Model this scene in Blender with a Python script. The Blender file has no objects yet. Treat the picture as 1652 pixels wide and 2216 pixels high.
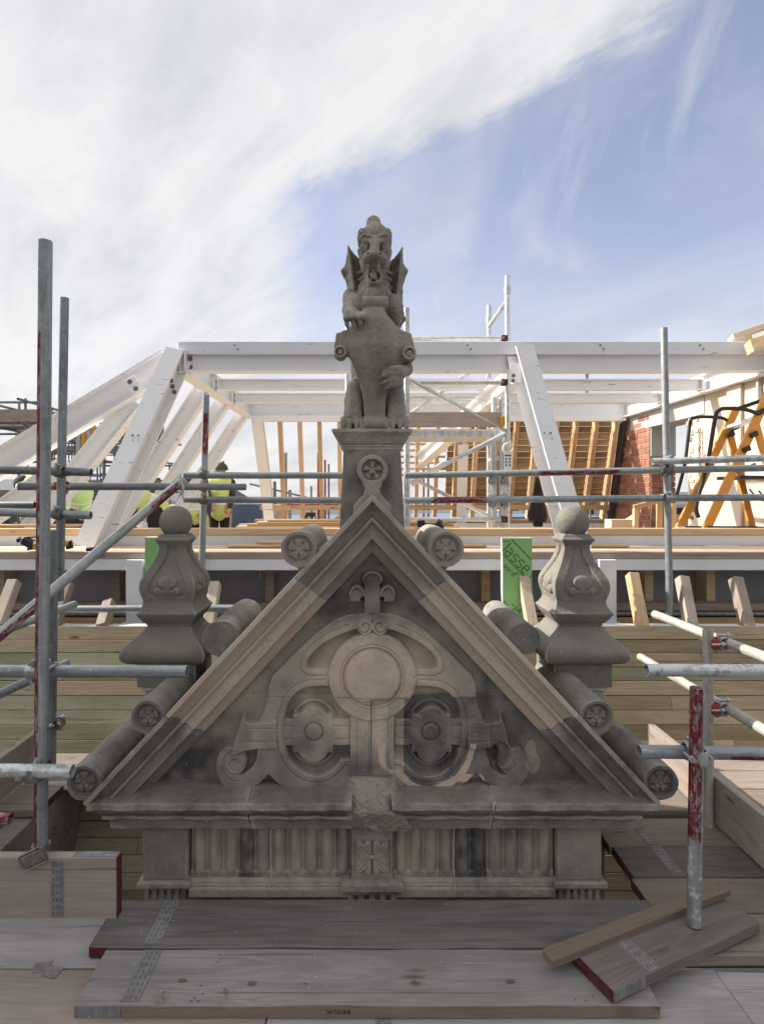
import bpy, bmesh, math, random
import numpy as np
from mathutils import Vector, Matrix, Quaternion

# ------------------------------------------------------------------ scene
sc = bpy.context.scene
COL = sc.collection
random.seed(7)
RNG = np.random.default_rng(7)

# camera: level, 20 mm, standing on the scaffold deck (z = 0)
F, U0, V0, H = 1231.0, 795.0, 1075.0, 1.6
cam_d = bpy.data.cameras.new('camera'); cam = bpy.data.objects.new('camera', cam_d); COL.objects.link(cam)
cam.location = (0, 0, H); cam.rotation_euler = (math.radians(90), 0, 0)
cam_d.sensor_width = 36.0; cam_d.lens = 20.0
cam_d.shift_x = 31/2216; cam_d.shift_y = -33/2216
cam_d.clip_start = 0.05; cam_d.clip_end = 6000
sc.camera = cam

SUN_EL, SUN_AZ = math.radians(35), math.radians(-75)      # azimuth clockwise from +Y: the sun stands left and a little beyond
SUN_DIR = Vector((math.sin(SUN_AZ)*math.cos(SUN_EL), math.cos(SUN_AZ)*math.cos(SUN_EL), math.sin(SUN_EL)))

world = bpy.data.worlds.new('World'); sc.world = world; world.use_nodes = True
def build_world():
    nt = world.node_tree; nt.nodes.clear(); L = nt.links
    def N(t, **k):
        n = nt.nodes.new(t)
        for a, b in k.items(): setattr(n, a, b)
        return n
    out = N('ShaderNodeOutputWorld'); bg = N('ShaderNodeBackground'); bg.inputs[1].default_value = 0.1
    L.new(bg.outputs[0], out.inputs[0])
    sky = N('ShaderNodeTexSky', sky_type='NISHITA', sun_disc=False, sun_elevation=SUN_EL, sun_rotation=SUN_AZ % (2*math.pi))
    sky.dust_density = 1.6; sky.ozone_density = 1.0; sky.air_density = 1.0
    tc = N('ShaderNodeTexCoord')
    def math_(op, a, b=None, c=None, clamp=False):
        m = N('ShaderNodeMath', operation=op, use_clamp=clamp)
        for i, x in enumerate((a, b, c)):
            if x is None: continue
            if isinstance(x, (int, float)): m.inputs[i].default_value = x
            else: L.new(x, m.inputs[i])
        return m.outputs[0]
    def noise(vec, scale, detail, dist=0.0, rough=.55):
        n = N('ShaderNodeTexNoise'); n.inputs['Scale'].default_value = scale; n.inputs['Detail'].default_value = detail
        n.inputs['Distortion'].default_value = dist; n.inputs['Roughness'].default_value = rough
        L.new(vec, n.inputs['Vector']); return n.outputs['Fac']
    def mapr(x, a, b, c, d, smooth=True):
        m = N('ShaderNodeMapRange'); m.interpolation_type = 'SMOOTHSTEP' if smooth else 'LINEAR'
        L.new(x, m.inputs[0])
        for i, q in enumerate((a, b, c, d)): m.inputs[i+1].default_value = q
        return m.outputs[0]
    D = tc.outputs['Generated']
    # cloud sheet: directions are projected on a plane high above (streaks converge to the horizon)
    sep = N('ShaderNodeSeparateXYZ'); L.new(D, sep.inputs[0])
    zz = math_('ADD', math_('MAXIMUM', sep.outputs[2], 0.0), 0.22)
    cmb = N('ShaderNodeCombineXYZ'); L.new(math_('DIVIDE', sep.outputs[0], zz), cmb.inputs[0]); L.new(math_('DIVIDE', sep.outputs[1], zz), cmb.inputs[1])
    def streak(az, sx, sy):
        a_ = N('ShaderNodeMapping'); a_.inputs['Rotation'].default_value = (0, 0, -math.radians(90-az)); L.new(cmb.outputs[0], a_.inputs['Vector'])
        b_ = N('ShaderNodeMapping'); b_.inputs['Scale'].default_value = (sx, sy, 1); L.new(a_.outputs[0], b_.inputs['Vector']); return b_
    rot = streak(-44, .55, 1.7); rot2 = streak(14, .40, 2.0)
    # main cloud edge: a plane through the eye and the edge seen in the picture
    a = Vector((690-U0, F, V0-432)).normalized(); b = Vector((1430-U0, F, V0-40)).normalized()
    n = a.cross(b).normalized()
    if n.dot(Vector((100-U0, F, V0-300))) < 0: n = -n
    dot = N('ShaderNodeVectorMath', operation='DOT_PRODUCT'); L.new(D, dot.inputs[0]); dot.inputs[1].default_value = n
    w1 = noise(rot.outputs[0], 1.3, 7, .5); w2 = noise(D, 3.0, 8, .6); w3 = noise(rot2.outputs[0], 1.7, 8, 1.0, .58)
    e = math_('ADD', dot.outputs['Value'], math_('MULTIPLY', math_('SUBTRACT', w1, .5), .16))
    e = math_('ADD', e, math_('MULTIPLY', math_('SUBTRACT', w2, .5), .18))
    w6 = noise(rot.outputs[0], 6.0, 10, 1.2, .62)
    e = math_('ADD', e, math_('MULTIPLY', math_('SUBTRACT', w6, .5), .10))
    main = mapr(e, -.030, .050, 0, .97)
    nl = Vector((660-U0, F, 0)).normalized().cross(Vector((0, 0, 1)))*-1
    dot2 = N('ShaderNodeVectorMath', operation='DOT_PRODUCT'); L.new(D, dot2.inputs[0]); dot2.inputs[1].default_value = nl
    e2 = math_('ADD', dot2.outputs['Value'], math_('MULTIPLY', math_('SUBTRACT', w1, .5), .25)); e2 = math_('ADD', e2, math_('MULTIPLY', math_('SUBTRACT', w2, .5), .34)); e2 = math_('ADD', e2, math_('MULTIPLY', math_('SUBTRACT', w6, .5), .16))
    main = math_('MAXIMUM', main, mapr(e2, -.11, .10, 0, .93))
    low = mapr(sep.outputs[2], .0, .50, .92, .05)
    wisps = mapr(w3, .40, .82, 0.02, .70)
    thin = mapr(w2, .34, .74, .08, .50)
    vis = math_('MAXIMUM', main, math_('MAXIMUM', low, math_('MAXIMUM', wisps, thin)))
    # brightness inside the cloud: white with soft grey streaks
    w4 = noise(rot.outputs[0], 2.1, 8, .3, .6); w5 = noise(D, 5.5, 6, .4)
    g = math_('ADD', math_('MULTIPLY', w4, .65), math_('MULTIPLY', w5, .35))
    ramp = N('ShaderNodeValToRGB'); L.new(g, ramp.inputs[0])
    ramp.color_ramp.elements[0].position = .33; ramp.color_ramp.elements[0].color = (2.95, 3.05, 3.28, 1)
    ramp.color_ramp.elements[1].position = .56; ramp.color_ramp.elements[1].color = (4.25, 4.23, 4.25, 1)
    tint = N('ShaderNodeMix', data_type='RGBA', blend_type='MULTIPLY'); tint.inputs[0].default_value = 1
    L.new(sky.outputs[0], tint.inputs[6]); tint.inputs[7].default_value = (1.20, 1.0, .96, 1)
    sd = N('ShaderNodeVectorMath', operation='DOT_PRODUCT'); L.new(D, sd.inputs[0]); sd.inputs[1].default_value = SUN_DIR
    glow = N('ShaderNodeMix', data_type='RGBA', blend_type='MULTIPLY'); glow.inputs[0].default_value = 1; L.new(ramp.outputs[0], glow.inputs[6])
    gl = N('ShaderNodeCombineXYZ'); gv = mapr(sd.outputs['Value'], .85, 1.0, 1.0, 8.0)
    for i in range(3): L.new(gv, gl.inputs[i])
    L.new(gl.outputs[0], glow.inputs[7])
    mix = N('ShaderNodeMix', data_type='RGBA'); L.new(vis, mix.inputs[0]); L.new(tint.outputs[2], mix.inputs[6]); L.new(glow.outputs[2], mix.inputs[7])
    L.new(mix.outputs[2], bg.inputs[0])
build_world()

sun_d = bpy.data.lights.new('sun', 'SUN'); sun_d.energy = 3.6; sun_d.angle = math.radians(.5); sun_d.color = (1, .94, .84)
sun = bpy.data.objects.new('sun', sun_d); COL.objects.link(sun)
sun.rotation_euler = SUN_DIR.to_track_quat('Z', 'Y').to_euler(); sun.location = (-8, 4, 8)

sc.view_settings.view_transform = 'Standard'; sc.view_settings.look = 'None'
sc.view_settings.exposure = 1.10; sc.view_settings.gamma = 1.0; sc.view_settings.use_curve_mapping = False
sc.render.engine = 'CYCLES'
sc.cycles.use_denoising = True
sc.cycles.max_bounces = 6; sc.cycles.diffuse_bounces = 4; sc.cycles.glossy_bounces = 3

# ------------------------------------------------------------------ helpers
def P(u, v, Y):
    """world point seen at picture point (u, v) when it stands Y metres away"""
    return Vector(((u-U0)/F*Y, Y, H-(v-V0)/F*Y))

def tag(o, label=None, cat=None, group=None, kind=None):
    if label: o['label'] = label
    if cat: o['category'] = cat
    if group: o['group'] = group
    if kind: o['kind'] = kind
    return o
def thing(name, label, cat, loc=(0, 0, 0), group=None, kind=None, rotz=0):
    o = bpy.data.objects.new(name, None); COL.objects.link(o); o.location = loc; o.rotation_euler = (0, 0, rotz)
    o.empty_display_size = .1
    return tag(o, label, cat, group, kind)
def link(name, me, mat=None, parent=None, mw=None):
    """link mesh ME as object; MW is its world matrix (parents only translate / rotate about z)"""
    o = bpy.data.objects.new(name, me); COL.objects.link(o)
    if mat is not None and len(me.materials) == 0: me.materials.append(mat)
    if mat is not None and me.materials[0] is not mat:
        o.material_slots[0].link = 'OBJECT'; o.material_slots[0].material = mat
    if parent is not None:
        o.parent = parent
        pm = world_of(parent)
        o.matrix_basis = pm.inverted() @ (mw if mw is not None else Matrix.Identity(4))
    elif mw is not None: o.matrix_basis = mw
    return o
def world_of(o):
    m = o.matrix_basis.copy()
    while o.parent: o = o.parent; m = o.matrix_basis @ m
    return m
def mesh(verts, faces, smooth=False, name='mesh'):
    me = bpy.data.meshes.new(name); me.from_pydata([tuple(v) for v in verts], [], [tuple(int(i) for i in f) for f in faces]); me.update()
    if smooth: me.shade_smooth()
    return me
def mesh_np(V, Q, smooth=True):
    V = np.asarray(V, np.float32); Q = np.asarray(Q, np.int32)
    me = bpy.data.meshes.new('mesh'); me.vertices.add(len(V)); me.vertices.foreach_set('co', V.ravel())
    n = len(Q); k = Q.shape[1]
    me.loops.add(n*k); me.loops.foreach_set('vertex_index', Q.ravel())
    me.polygons.add(n); me.polygons.foreach_set('loop_start', np.arange(n, dtype=np.int32)*k)
    try: me.polygons.foreach_set('loop_total', np.full(n, k, np.int32))
    except Exception: pass
    me.update(calc_edges=True); me.validate()
    if smooth: me.shade_smooth()
    return me
_boxes = {}
def box_mesh(L, W, T, bev=.002):
    key = (round(L, 4), round(W, 4), round(T, 4), bev)
    if key not in _boxes:
        bm = bmesh.new(); bmesh.ops.create_cube(bm, size=1)
        for v in bm.verts: v.co = Vector((v.co.x*L, v.co.y*W, v.co.z*T))
        if bev > 0: bmesh.ops.bevel(bm, geom=bm.edges[:], offset=bev, segments=1, affect='EDGES')
        me = bpy.data.meshes.new('box'); bm.to_mesh(me); bm.free(); _boxes[key] = me
    return _boxes[key]
def frame(p0, p1, up=Vector((0, 0, 1))):
    x = (p1-p0).normalized(); up = Vector(up)
    if abs(x.dot(up)) > .98: up = Vector((0, -1, 0))
    z = (up - x*x.dot(up)).normalized(); y = z.cross(x)
    return Matrix.Translation((p0+p1)/2) @ Matrix((x, y, z)).transposed().to_4x4()
def bar(name, p0, p1, w, t, mat, parent=None, up=(0, 0, 1), bev=.002):
    """a straight timber or plate from p0 to p1, w across and t along up"""
    p0, p1 = Vector(p0), Vector(p1)
    return link(name, box_mesh((p1-p0).length, w, t, bev), mat, parent, frame(p0, p1, up))
def block(name, x0, x1, y0, y1, z0, z1, mat, parent=None, bev=.003):
    return link(name, box_mesh(x1-x0, y1-y0, z1-z0, bev), mat, parent, Matrix.Translation(((x0+x1)/2, (y0+y1)/2, (z0+z1)/2)))
def rev_mesh(prof, n=24, cap=True):
    """lathe about local z: prof = [(r, z)]"""
    V, Q = [], []
    for r, z in prof:
        for i in range(n): a = 2*math.pi*i/n; V.append((r*math.cos(a), r*math.sin(a), z))
    for k in range(len(prof)-1):
        for i in range(n): j = (i+1) % n; Q.append((k*n+i, k*n+j, (k+1)*n+j, (k+1)*n+i))
    if cap: Q.append(tuple(range(n))[::-1]); Q.append(tuple(range((len(prof)-1)*n, len(prof)*n)))
    me = mesh(V, Q); me.shade_smooth()
    me.set_sharp_from_angle(angle=math.radians(35))
    return me
_tubes = {}
def tube_mesh(L, r, n=20, t=.004):
    key = (round(L, 4), round(r, 4), n)
    if key not in _tubes:
        ri = r-t
        pr = [(ri, -L/2), (r, -L/2), (r, L/2), (ri, L/2), (ri, -L/2)]
        V, Q = [], []
        for q, z in pr[:4]:
            for i in range(n): a = 2*math.pi*i/n; V.append((q*math.cos(a), q*math.sin(a), z))
        for k in range(4):
            for i in range(n): j = (i+1) % n; k2 = (k+1) % 4; Q.append((k*n+i, k*n+j, k2*n+j, k2*n+i))
        me = mesh(V, Q); me.shade_smooth(); me.set_sharp_from_angle(angle=math.radians(35)); _tubes[key] = me
    return _tubes[key]
def axis_frame(p0, p1):
    z = (p1-p0).normalized()
    x = Vector((1, 0, 0))
    if abs(z.x) > .9: x = Vector((0, -1, 0))
    x = (x - z*x.dot(z)).normalized(); y = z.cross(x)
    return Matrix.Translation((p0+p1)/2) @ Matrix((x, y, z)).transposed().to_4x4()
def pipe(name, p0, p1, r, mat, parent=None, n=20):
    p0, p1 = Vector(p0), Vector(p1)
    return link(name, tube_mesh((p1-p0).length, r, n), mat, parent, axis_frame(p0, p1))
def bent_pipe(name, pts, r, mat, parent=None, n=10, closed=False, spline=True):
    """a round bar through pts (Catmull-Rom)"""
    pts = [Vector(p) for p in pts]
    if spline:
        q = []
        for i in range(len(pts)-1):
            a = pts[max(i-1, 0)]; b = pts[i]; c = pts[i+1]; d = pts[min(i+2, len(pts)-1)]
            for s in range(6):
                t = s/6; q.append(.5*((2*b)+(c-a)*t+(2*a-5*b+4*c-d)*t*t+(3*b-a-3*c+d)*t**3))
        q.append(pts[-1]); pts = q
    V, Q = [], []
    ref = None
    for i, p in enumerate(pts):
        d = (pts[min(i+1, len(pts)-1)]-pts[max(i-1, 0)]).normalized()
        if ref is None: ref = Vector((0, 0, 1)) if abs(d.z) < .9 else Vector((1, 0, 0))
        x = (ref-d*ref.dot(d)).normalized(); ref = x; y = d.cross(x)
        for k in range(n): a = 2*math.pi*k/n; V.append(p+(x*math.cos(a)+y*math.sin(a))*r)
    for i in range(len(pts)-1):
        for k in range(n): j = (k+1) % n; Q.append((i*n+k, i*n+j, (i+1)*n+j, (i+1)*n+k))
    Q.append(tuple(range(n))[::-1]); Q.append(tuple(range((len(pts)-1)*n, len(pts)*n)))
    me = mesh(V, Q, True)
    return link(name, me, mat, parent)
def loft(rings, closed_ends=True, smooth=False, sharp=30):
    n = len(rings[0]); V = [p for r in rings for p in r]; Q = []
    for k in range(len(rings)-1):
        for i in range(n): j = (i+1) % n; Q.append((k*n+i, k*n+j, (k+1)*n+j, (k+1)*n+i))
    if closed_ends: Q.append(tuple(range(n))[::-1]); Q.append(tuple(range((len(rings)-1)*n, len(rings)*n)))
    me = mesh(V, Q)
    bm = bmesh.new(); bm.from_mesh(me); bmesh.ops.recalc_face_normals(bm, faces=bm.faces[:]); bm.to_mesh(me); bm.free()
    if smooth: me.shade_smooth(); me.set_sharp_from_angle(angle=math.radians(sharp))
    return me
def text_obj(name, s, size, mat, parent, mw, extr=.0004, shear=0, spacing=1.0):
    c = bpy.data.curves.new('text', 'FONT'); c.body = s; c.size = size; c.extrude = extr; c.align_x = 'LEFT'; c.shear = shear; c.space_character = spacing
    c.resolution_u = 3
    o = bpy.data.objects.new('text', c); COL.objects.link(o)
    me = bpy.data.meshes.new_from_object(o.evaluated_get(bpy.context.evaluated_depsgraph_get()))
    bpy.data.objects.remove(o); bpy.data.curves.remove(c)
    return link(name, me, mat, parent, mw)

# ------------------------------------------------------------------ materials
class NT:
    def __init__(s, name, rough=.8, metal=0.0):
        s.m = bpy.data.materials.new(name); s.m.use_nodes = True; s.nt = s.m.node_tree; s.nt.nodes.clear()
        s.out = s.N('ShaderNodeOutputMaterial'); s.b = s.N('ShaderNodeBsdfPrincipled'); s.nt.links.new(s.b.outputs[0], s.out.inputs[0])
        s.b.inputs['Roughness'].default_value = rough; s.b.inputs['Metallic'].default_value = metal
        s.b.inputs['Specular IOR Level'].default_value = .35
    def N(s, t, **k):
        n = s.nt.nodes.new(t)
        for a, b in k.items(): setattr(n, a, b)
        return n
    def put(s, sock, x):
        if isinstance(x, (int, float)): sock.default_value = x
        elif isinstance(x, (tuple, list, Vector)): sock.default_value = tuple(x)
        else: s.nt.links.new(x, sock)
    def math(s, op, a, b=None, clamp=False):
        m = s.N('ShaderNodeMath', operation=op, use_clamp=clamp); s.put(m.inputs[0], a)
        if b is not None: s.put(m.inputs[1], b)
        return m.outputs[0]
    def obj(s): return s.N('ShaderNodeTexCoord').outputs['Object']
    def pos(s): return s.N('ShaderNodeNewGeometry').outputs['Position']
    def rnd(s): return s.N('ShaderNodeObjectInfo').outputs['Random']
    def map(s, vec, scale=(1, 1, 1), loc=None):
        m = s.N('ShaderNodeMapping'); s.put(m.inputs['Vector'], vec); m.inputs['Scale'].default_value = scale
        if loc is not None: s.put(m.inputs['Location'], loc)
        return m.outputs[0]
    def noise(s, vec, scale, detail=4, rough=.55, dist=0):
        n = s.N('ShaderNodeTexNoise'); s.put(n.inputs['Vector'], vec); n.inputs['Scale'].default_value = scale; n.inputs['Detail'].default_value = detail
        n.inputs['Roughness'].default_value = rough; n.inputs['Distortion'].default_value = dist
        return n.outputs['Fac']
    def range(s, x, a, b, c=0.0, d=1.0):
        m = s.N('ShaderNodeMapRange'); s.put(m.inputs[0], x)
        for i, q in enumerate((a, b, c, d)): m.inputs[i+1].default_value = q
        return m.outputs[0]
    def ramp(s, x, stops):
        r = s.N('ShaderNodeValToRGB'); s.put(r.inputs[0], x); e = r.color_ramp.elements
        while len(e) < len(stops): e.new(.5)
        for i, (p, c) in enumerate(stops): e[i].position = p; e[i].color = (*c, 1)
        return r.outputs[0]
    def mix(s, f, a, b, mode='MIX'):
        m = s.N('ShaderNodeMix', data_type='RGBA', blend_type=mode); s.put(m.inputs[0], f)
        for i, x in ((6, a), (7, b)): s.put(m.inputs[i], (*x, 1) if isinstance(x, tuple) and len(x) == 3 else x)
        return m.outputs[2]
    def bump(s, h, strength, dist=.01, prev=None):
        b = s.N('ShaderNodeBump'); b.inputs['Strength'].default_value = strength; b.inputs['Distance'].default_value = dist
        s.put(b.inputs['Height'], h)
        if prev is not None: s.put(b.inputs['Normal'], prev)
        return b.outputs[0]
    def col(s, x): s.put(s.b.inputs['Base Color'], (*x, 1) if isinstance(x, tuple) and len(x) == 3 else x)

STONE_STOPS = [(0, (.075, .074, .075)), (.25, (.205, .191, .173)), (.5, (.335, .297, .253)), (.75, (.455, .38, .30)), (1, (.62, .50, .378))]
def stone(name, tint=.4, var=.5, moss=0.0, attr=False, bump=.5, streak=.35, pink=0.0):
    t = NT(name, .92); p = t.pos()
    n1 = t.noise(p, 3.2, 7, .62); n2 = t.noise(p, 13, 6, .6); n3 = t.noise(p, 170, 3, .6); n5 = t.noise(p, 55, 5, .65)
    st = t.noise(t.map(p, (16, 16, 1.6)), 1, 5)
    v = t.math('ADD', t.math('MULTIPLY', t.math('SUBTRACT', n1, .5), 1.2), t.math('MULTIPLY', t.math('SUBTRACT', n2, .5), .55))
    v = t.math('ADD', v, t.math('MULTIPLY', t.math('SUBTRACT', st, .5), streak*1.6))
    v = t.math('ADD', v, t.math('MULTIPLY', t.math('SUBTRACT', n5, .5), .3))
    base = t.N('ShaderNodeAttribute', attribute_name='tint').outputs['Fac'] if attr else tint
    f = t.math('ADD', base, t.math('MULTIPLY', v, var), True)
    c = t.ramp(f, STONE_STOPS)
    if pink > 0: c = t.mix(t.range(t.noise(p, 2.2, 4), .45, .7, 0, pink), c, (.36, .22, .19))
    if moss > 0: c = t.mix(t.range(t.noise(p, 5, 6), .42, .68, 0, moss), c, (.20, .20, .135))
    # grain and pale flecks
    c = t.mix(.35, c, t.ramp(n3, [(.3, (.62, .61, .60)), (.7, (1, 1, 1))]), 'MULTIPLY')
    pt = t.N('ShaderNodeNewGeometry').outputs['Pointiness']
    c = t.mix(t.math('MULTIPLY', t.range(pt, .515, .575), t.range(n2, .35, .6, .1, .75)), c, (.46, .42, .36))
    crust = t.math('MULTIPLY', t.range(n5, .50, .62), t.range(n2, .48, .62)); c = t.mix(t.math('MULTIPLY', crust, .28), c, (.06, .058, .058))
    fl = t.range(t.noise(p, 42, 2, .4), .70, .76, 0, .35)
    c = t.mix(fl, c, (.42, .40, .36))
    t.col(c)
    vor = t.N('ShaderNodeTexVoronoi'); t.put(vor.inputs['Vector'], p); vor.inputs['Scale'].default_value = 48
    pit = t.range(vor.outputs['Distance'], .0, .22, 0, 1)
    pitmask = t.range(t.noise(p, 9, 3), .5, .65, 1, 0)
    pit = t.math('MAXIMUM', pit, pitmask)
    b1 = t.bump(n3, .35*bump, .004); b2 = t.bump(n5, .7*bump, .006, b1); b3 = t.bump(pit, .5*bump, .004, b2)
    t.put(t.b.inputs['Normal'], t.bump(n2, .6*bump, .012, b3))
    return t.m

def wood(name, stops, grain=1.0, knots=.6, rough=.75, dirt=.0, bump=.35, dirtcol=(.07, .065, .06), green=0.0):
    t = NT(name, rough); o = t.obj(); r = t.rnd()
    off = t.N('ShaderNodeCombineXYZ'); t.put(off.inputs[0], t.math('MULTIPLY', r, 37.0)); t.put(off.inputs[1], t.math('MULTIPLY', r, 11.3)); t.put(off.inputs[2], t.math('MULTIPLY', r, 5.7))
    va = t.N('ShaderNodeVectorMath', operation='ADD'); t.put(va.inputs[0], o); t.put(va.inputs[1], off.outputs[0]); q = va.outputs[0]
    vor = t.N('ShaderNodeTexVoronoi'); t.put(vor.inputs['Vector'], t.map(q, (2.6, 9, 9))); vor.inputs['Scale'].default_value = 1.0
    kd = vor.outputs['Distance']
    swirl = t.range(kd, 0, .5, 1.2, 0)
    big = t.noise(t.map(q, (.9, 11, 11)), 1, 3, .5, .4)
    ringin = t.math('ADD', t.math('MULTIPLY', big, 26.0*grain), t.math('MULTIPLY', swirl, 3.0))
    rings = t.math('ADD', t.math('MULTIPLY', t.math('SINE', ringin), .5), .5)
    fib = t.noise(t.map(q, (2.2, 190, 190)), 1, 5, .7)
    blot = t.noise(t.map(q, (1.5, 5, 5)), 1, 5, .6)
    f = t.math('ADD', t.math('MULTIPLY', rings, .17), t.math('ADD', t.math('MULTIPLY', fib, .41), t.math('MULTIPLY', blot, .42)))
    f = t.math('ADD', f, t.math('MULTIPLY', t.math('SUBTRACT', r, .5), .42), True)
    c = t.ramp(f, stops)
    if green > 0: c = t.mix(t.math('MULTIPLY', t.math('GREATER_THAN', r, .45), green), c, (.30, .32, .20), 'MIX')
    c = t.mix(t.math('MULTIPLY', t.range(rings, .70, .97), t.range(blot, .38, .6, .12, .55)), c, t.mix(1.0, c, (.58, .55, .53), 'MULTIPLY'))
    ck = t.noise(t.map(q, (.8, 46, 46)), 1, 3, .6); c = t.mix(t.range(ck, .66, .69, 0, .55 if dirt > 0 else .2), c, (.07, .055, .05))
    km = t.range(kd, .05, .13, knots, 0)
    c = t.mix(km, c, (.09, .05, .03))
    if dirt > 0: c = t.mix(t.range(t.noise(t.map(q, (1.5, 6, 6)), 1.6, 7, .65), .45, .72, 0, dirt), c, dirtcol)
    t.col(c)
    b1 = t.bump(fib, bump, .003); t.put(t.b.inputs['Normal'], t.bump(rings, bump*.35, .003, b1))
    return t.m

def loc_dir(p0, p1, w):
    m = axis_frame(Vector(p0), Vector(p1)).to_3x3(); v = m.transposed() @ Vector(w); n = math.hypot(v.x, v.y); return v.x/n, v.y/n
def galv(name, base=(.30, .315, .325), rough=.5, metal=.55, red=None, red2=None, paint=None, rust=0.0, white=0.0):
    """scaffold tube. red = (dx, dy, width, zmin, zmax): a stripe of red paint on the side (dx, dy) of the tube, local z range"""
    t = NT(name, rough, metal); o = t.obj()
    r = t.rnd()
    va = t.N('ShaderNodeVectorMath', operation='ADD'); t.put(va.inputs[0], o); cx = t.N('ShaderNodeCombineXYZ'); t.put(cx.inputs[2], t.math('MULTIPLY', r, 30.0)); t.put(va.inputs[1], cx.outputs[0]); q = va.outputs[0]
    n1 = t.noise(t.map(q, (30, 30, 2.2)), 1, 6, .62); n2 = t.noise(q, 26, 6, .65); n3 = t.noise(t.map(q, (130, 130, 5)), 1, 3)
    f = t.math('ADD', t.math('MULTIPLY', n1, .5), t.math('ADD', t.math('MULTIPLY', n2, .3), t.math('MULTIPLY', n3, .2)))
    d = tuple(x*.50 for x in base); l = tuple(min(1, x*1.55) for x in base)
    c = t.ramp(f, [(.34, d), (.5, base), (.68, l)])
    if white > 0: c = t.mix(t.range(n2, .62-white*.25, .66-white*.25, 0, .85), c, (.62, .63, .63))
    c = t.mix(t.range(t.noise(q, 62, 2, .4), .69, .715, 0, .6), c, (.46, .45, .42))
    if rust > 0: c = t.mix(t.range(t.noise(q, 40, 5), .52, .66, 0, rust), c, (.13, .06, .03))
    for red in [q_ for q_ in (red, red2) if q_]:
        dx, dy, w, z0, z1 = red
        s = t.N('ShaderNodeSeparateXYZ'); t.put(s.inputs[0], o)
        side = t.math('ADD', t.math('MULTIPLY', s.outputs[0], dx/.024), t.math('MULTIPLY', s.outputs[1], dy/.024))
        side = t.math('ADD', side, t.math('MULTIPLY', t.math('SUBTRACT', n1, .5), .35))
        zr = t.math('ADD', s.outputs[2], t.math('MULTIPLY', t.math('SUBTRACT', n2, .5), .16))
        m = t.math('MULTIPLY', t.range(side, 1-w, 1-w+.06), t.math('MULTIPLY', t.range(zr, z0, z0+.02), t.range(zr, z1-.02, z1, 1, 0)))
        m = t.math('MULTIPLY', m, t.range(t.noise(t.map(q, (1, 1, .35)), 60, 5, .75), .36, .52))
        c = t.mix(m, c, t.ramp(n2, [(.3, (.12, .016, .025)), (.7, (.23, .035, .047))]))
    t.col(c)
    t.put(t.b.inputs['Normal'], t.bump(n2, .12, .002))
    return t.m

def paint(name, col, rough=.45, dirt=.25, dirtcol=(.30, .27, .24), scale=6, metal=0.0, bump=.06, scuff=0.0):
    t = NT(name, rough, metal); p = t.pos()
    n = t.noise(p, scale, 7, .65); n2 = t.noise(t.map(p, (8, 8, 30)), 1, 6, .6)
    c = t.mix(t.range(n, .50, .78, 0, dirt), col, dirtcol)
    c = t.mix(t.range(n2, .60, .75, 0, dirt*.7), c, dirtcol)
    if scuff > 0: c = t.mix(t.range(t.noise(t.map(p, (5, 5, 45)), 1, 5, .7), .645, .67, 0, scuff), c, (.09, .085, .08))
    t.col(c); t.put(t.b.inputs['Normal'], t.bump(t.noise(p, 120, 3), bump, .003))
    return t.m

M = {}
M['stone_new'] = stone('new sandstone', .93, .34, streak=.05, bump=.45, pink=.22)
M['stone_top'] = stone('mossy sandstone', .47, .40, moss=.5, bump=.7)
M['stone_old'] = stone('sooty sandstone', .27, .60, bump=1.0, pink=.15)
M['stone_dark'] = stone('dark sandstone', .23, .46, moss=.18, bump=.9)
M['stone_frieze'] = stone('streaked sandstone', .56, .62, streak=.75, bump=.7, pink=.4)
M['stone_block'] = stone('patchy sandstone block', .40, .75, streak=.3, bump=.9)
M['stone_relief'] = stone('carved sandstone', .5, .5, attr=True, bump=.8, streak=.2)
M['stone_statue'] = stone('lichened sandstone', .47, .85, moss=.40, bump=1.5, streak=.5)
M['stone_finial'] = stone('finial sandstone', .27, .30, moss=.35, bump=.8, streak=.2)
M['stone_broken'] = stone('broken pale sandstone', .56, 1.0, bump=1.3, pink=.55, streak=.2)
M['mortar'] = paint('lime mortar', (.50, .49, .47), .95, .4, (.2, .2, .2), 20, bump=.6)
M['deck'] = wood('weathered deck board', [(.25, (.18, .168, .163)), (.5, (.29, .272, .267)), (.75, (.405, .384, .378))], 1.0, .7, .85, .30, dirtcol=(.15, .135, .125))
M['deck_dark'] = wood('dark weathered board', [(.25, (.092, .084, .079)), (.5, (.172, .160, .152)), (.75, (.275, .257, .246))], 1.0, .5, .85, .35)
M['deck_warm'] = wood('brown scaffold board', [(.25, (.20, .162, .138)), (.5, (.30, .248, .213)), (.75, (.39, .33, .29))], 1.2, .7, .8, .28, dirtcol=(.12, .10, .085))
M['deck_brown'] = wood('brown batten', [(.25, (.105, .075, .055)), (.5, (.19, .142, .105)), (.75, (.28, .215, .165))], 1.2, .7, .8, .3)
M['deck_brown2'] = wood('stained brown plank', [(.25, (.07, .057, .050)), (.5, (.125, .104, .093)), (.75, (.20, .172, .158))], 1.0, .5, .8, .5)
M['pine'] = wood('new pine', [(.25, (.40, .25, .13)), (.5, (.58, .40, .23)), (.75, (.68, .50, .31))], 1.0, .7, .6, 0, .2)
M['pine_pale'] = wood('pale pine', [(.25, (.42, .33, .24)), (.5, (.56, .46, .35)), (.75, (.66, .56, .44))], 1.0, .7, .65, .08, .2, (.25, .17, .12))
M['pine_grey'] = wood('greyed pine', [(.25, (.27, .21, .17)), (.5, (.40, .325, .27)), (.75, (.50, .42, .355))], 1.0, .8, .7, .12, .25, (.16, .11, .08))
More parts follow.
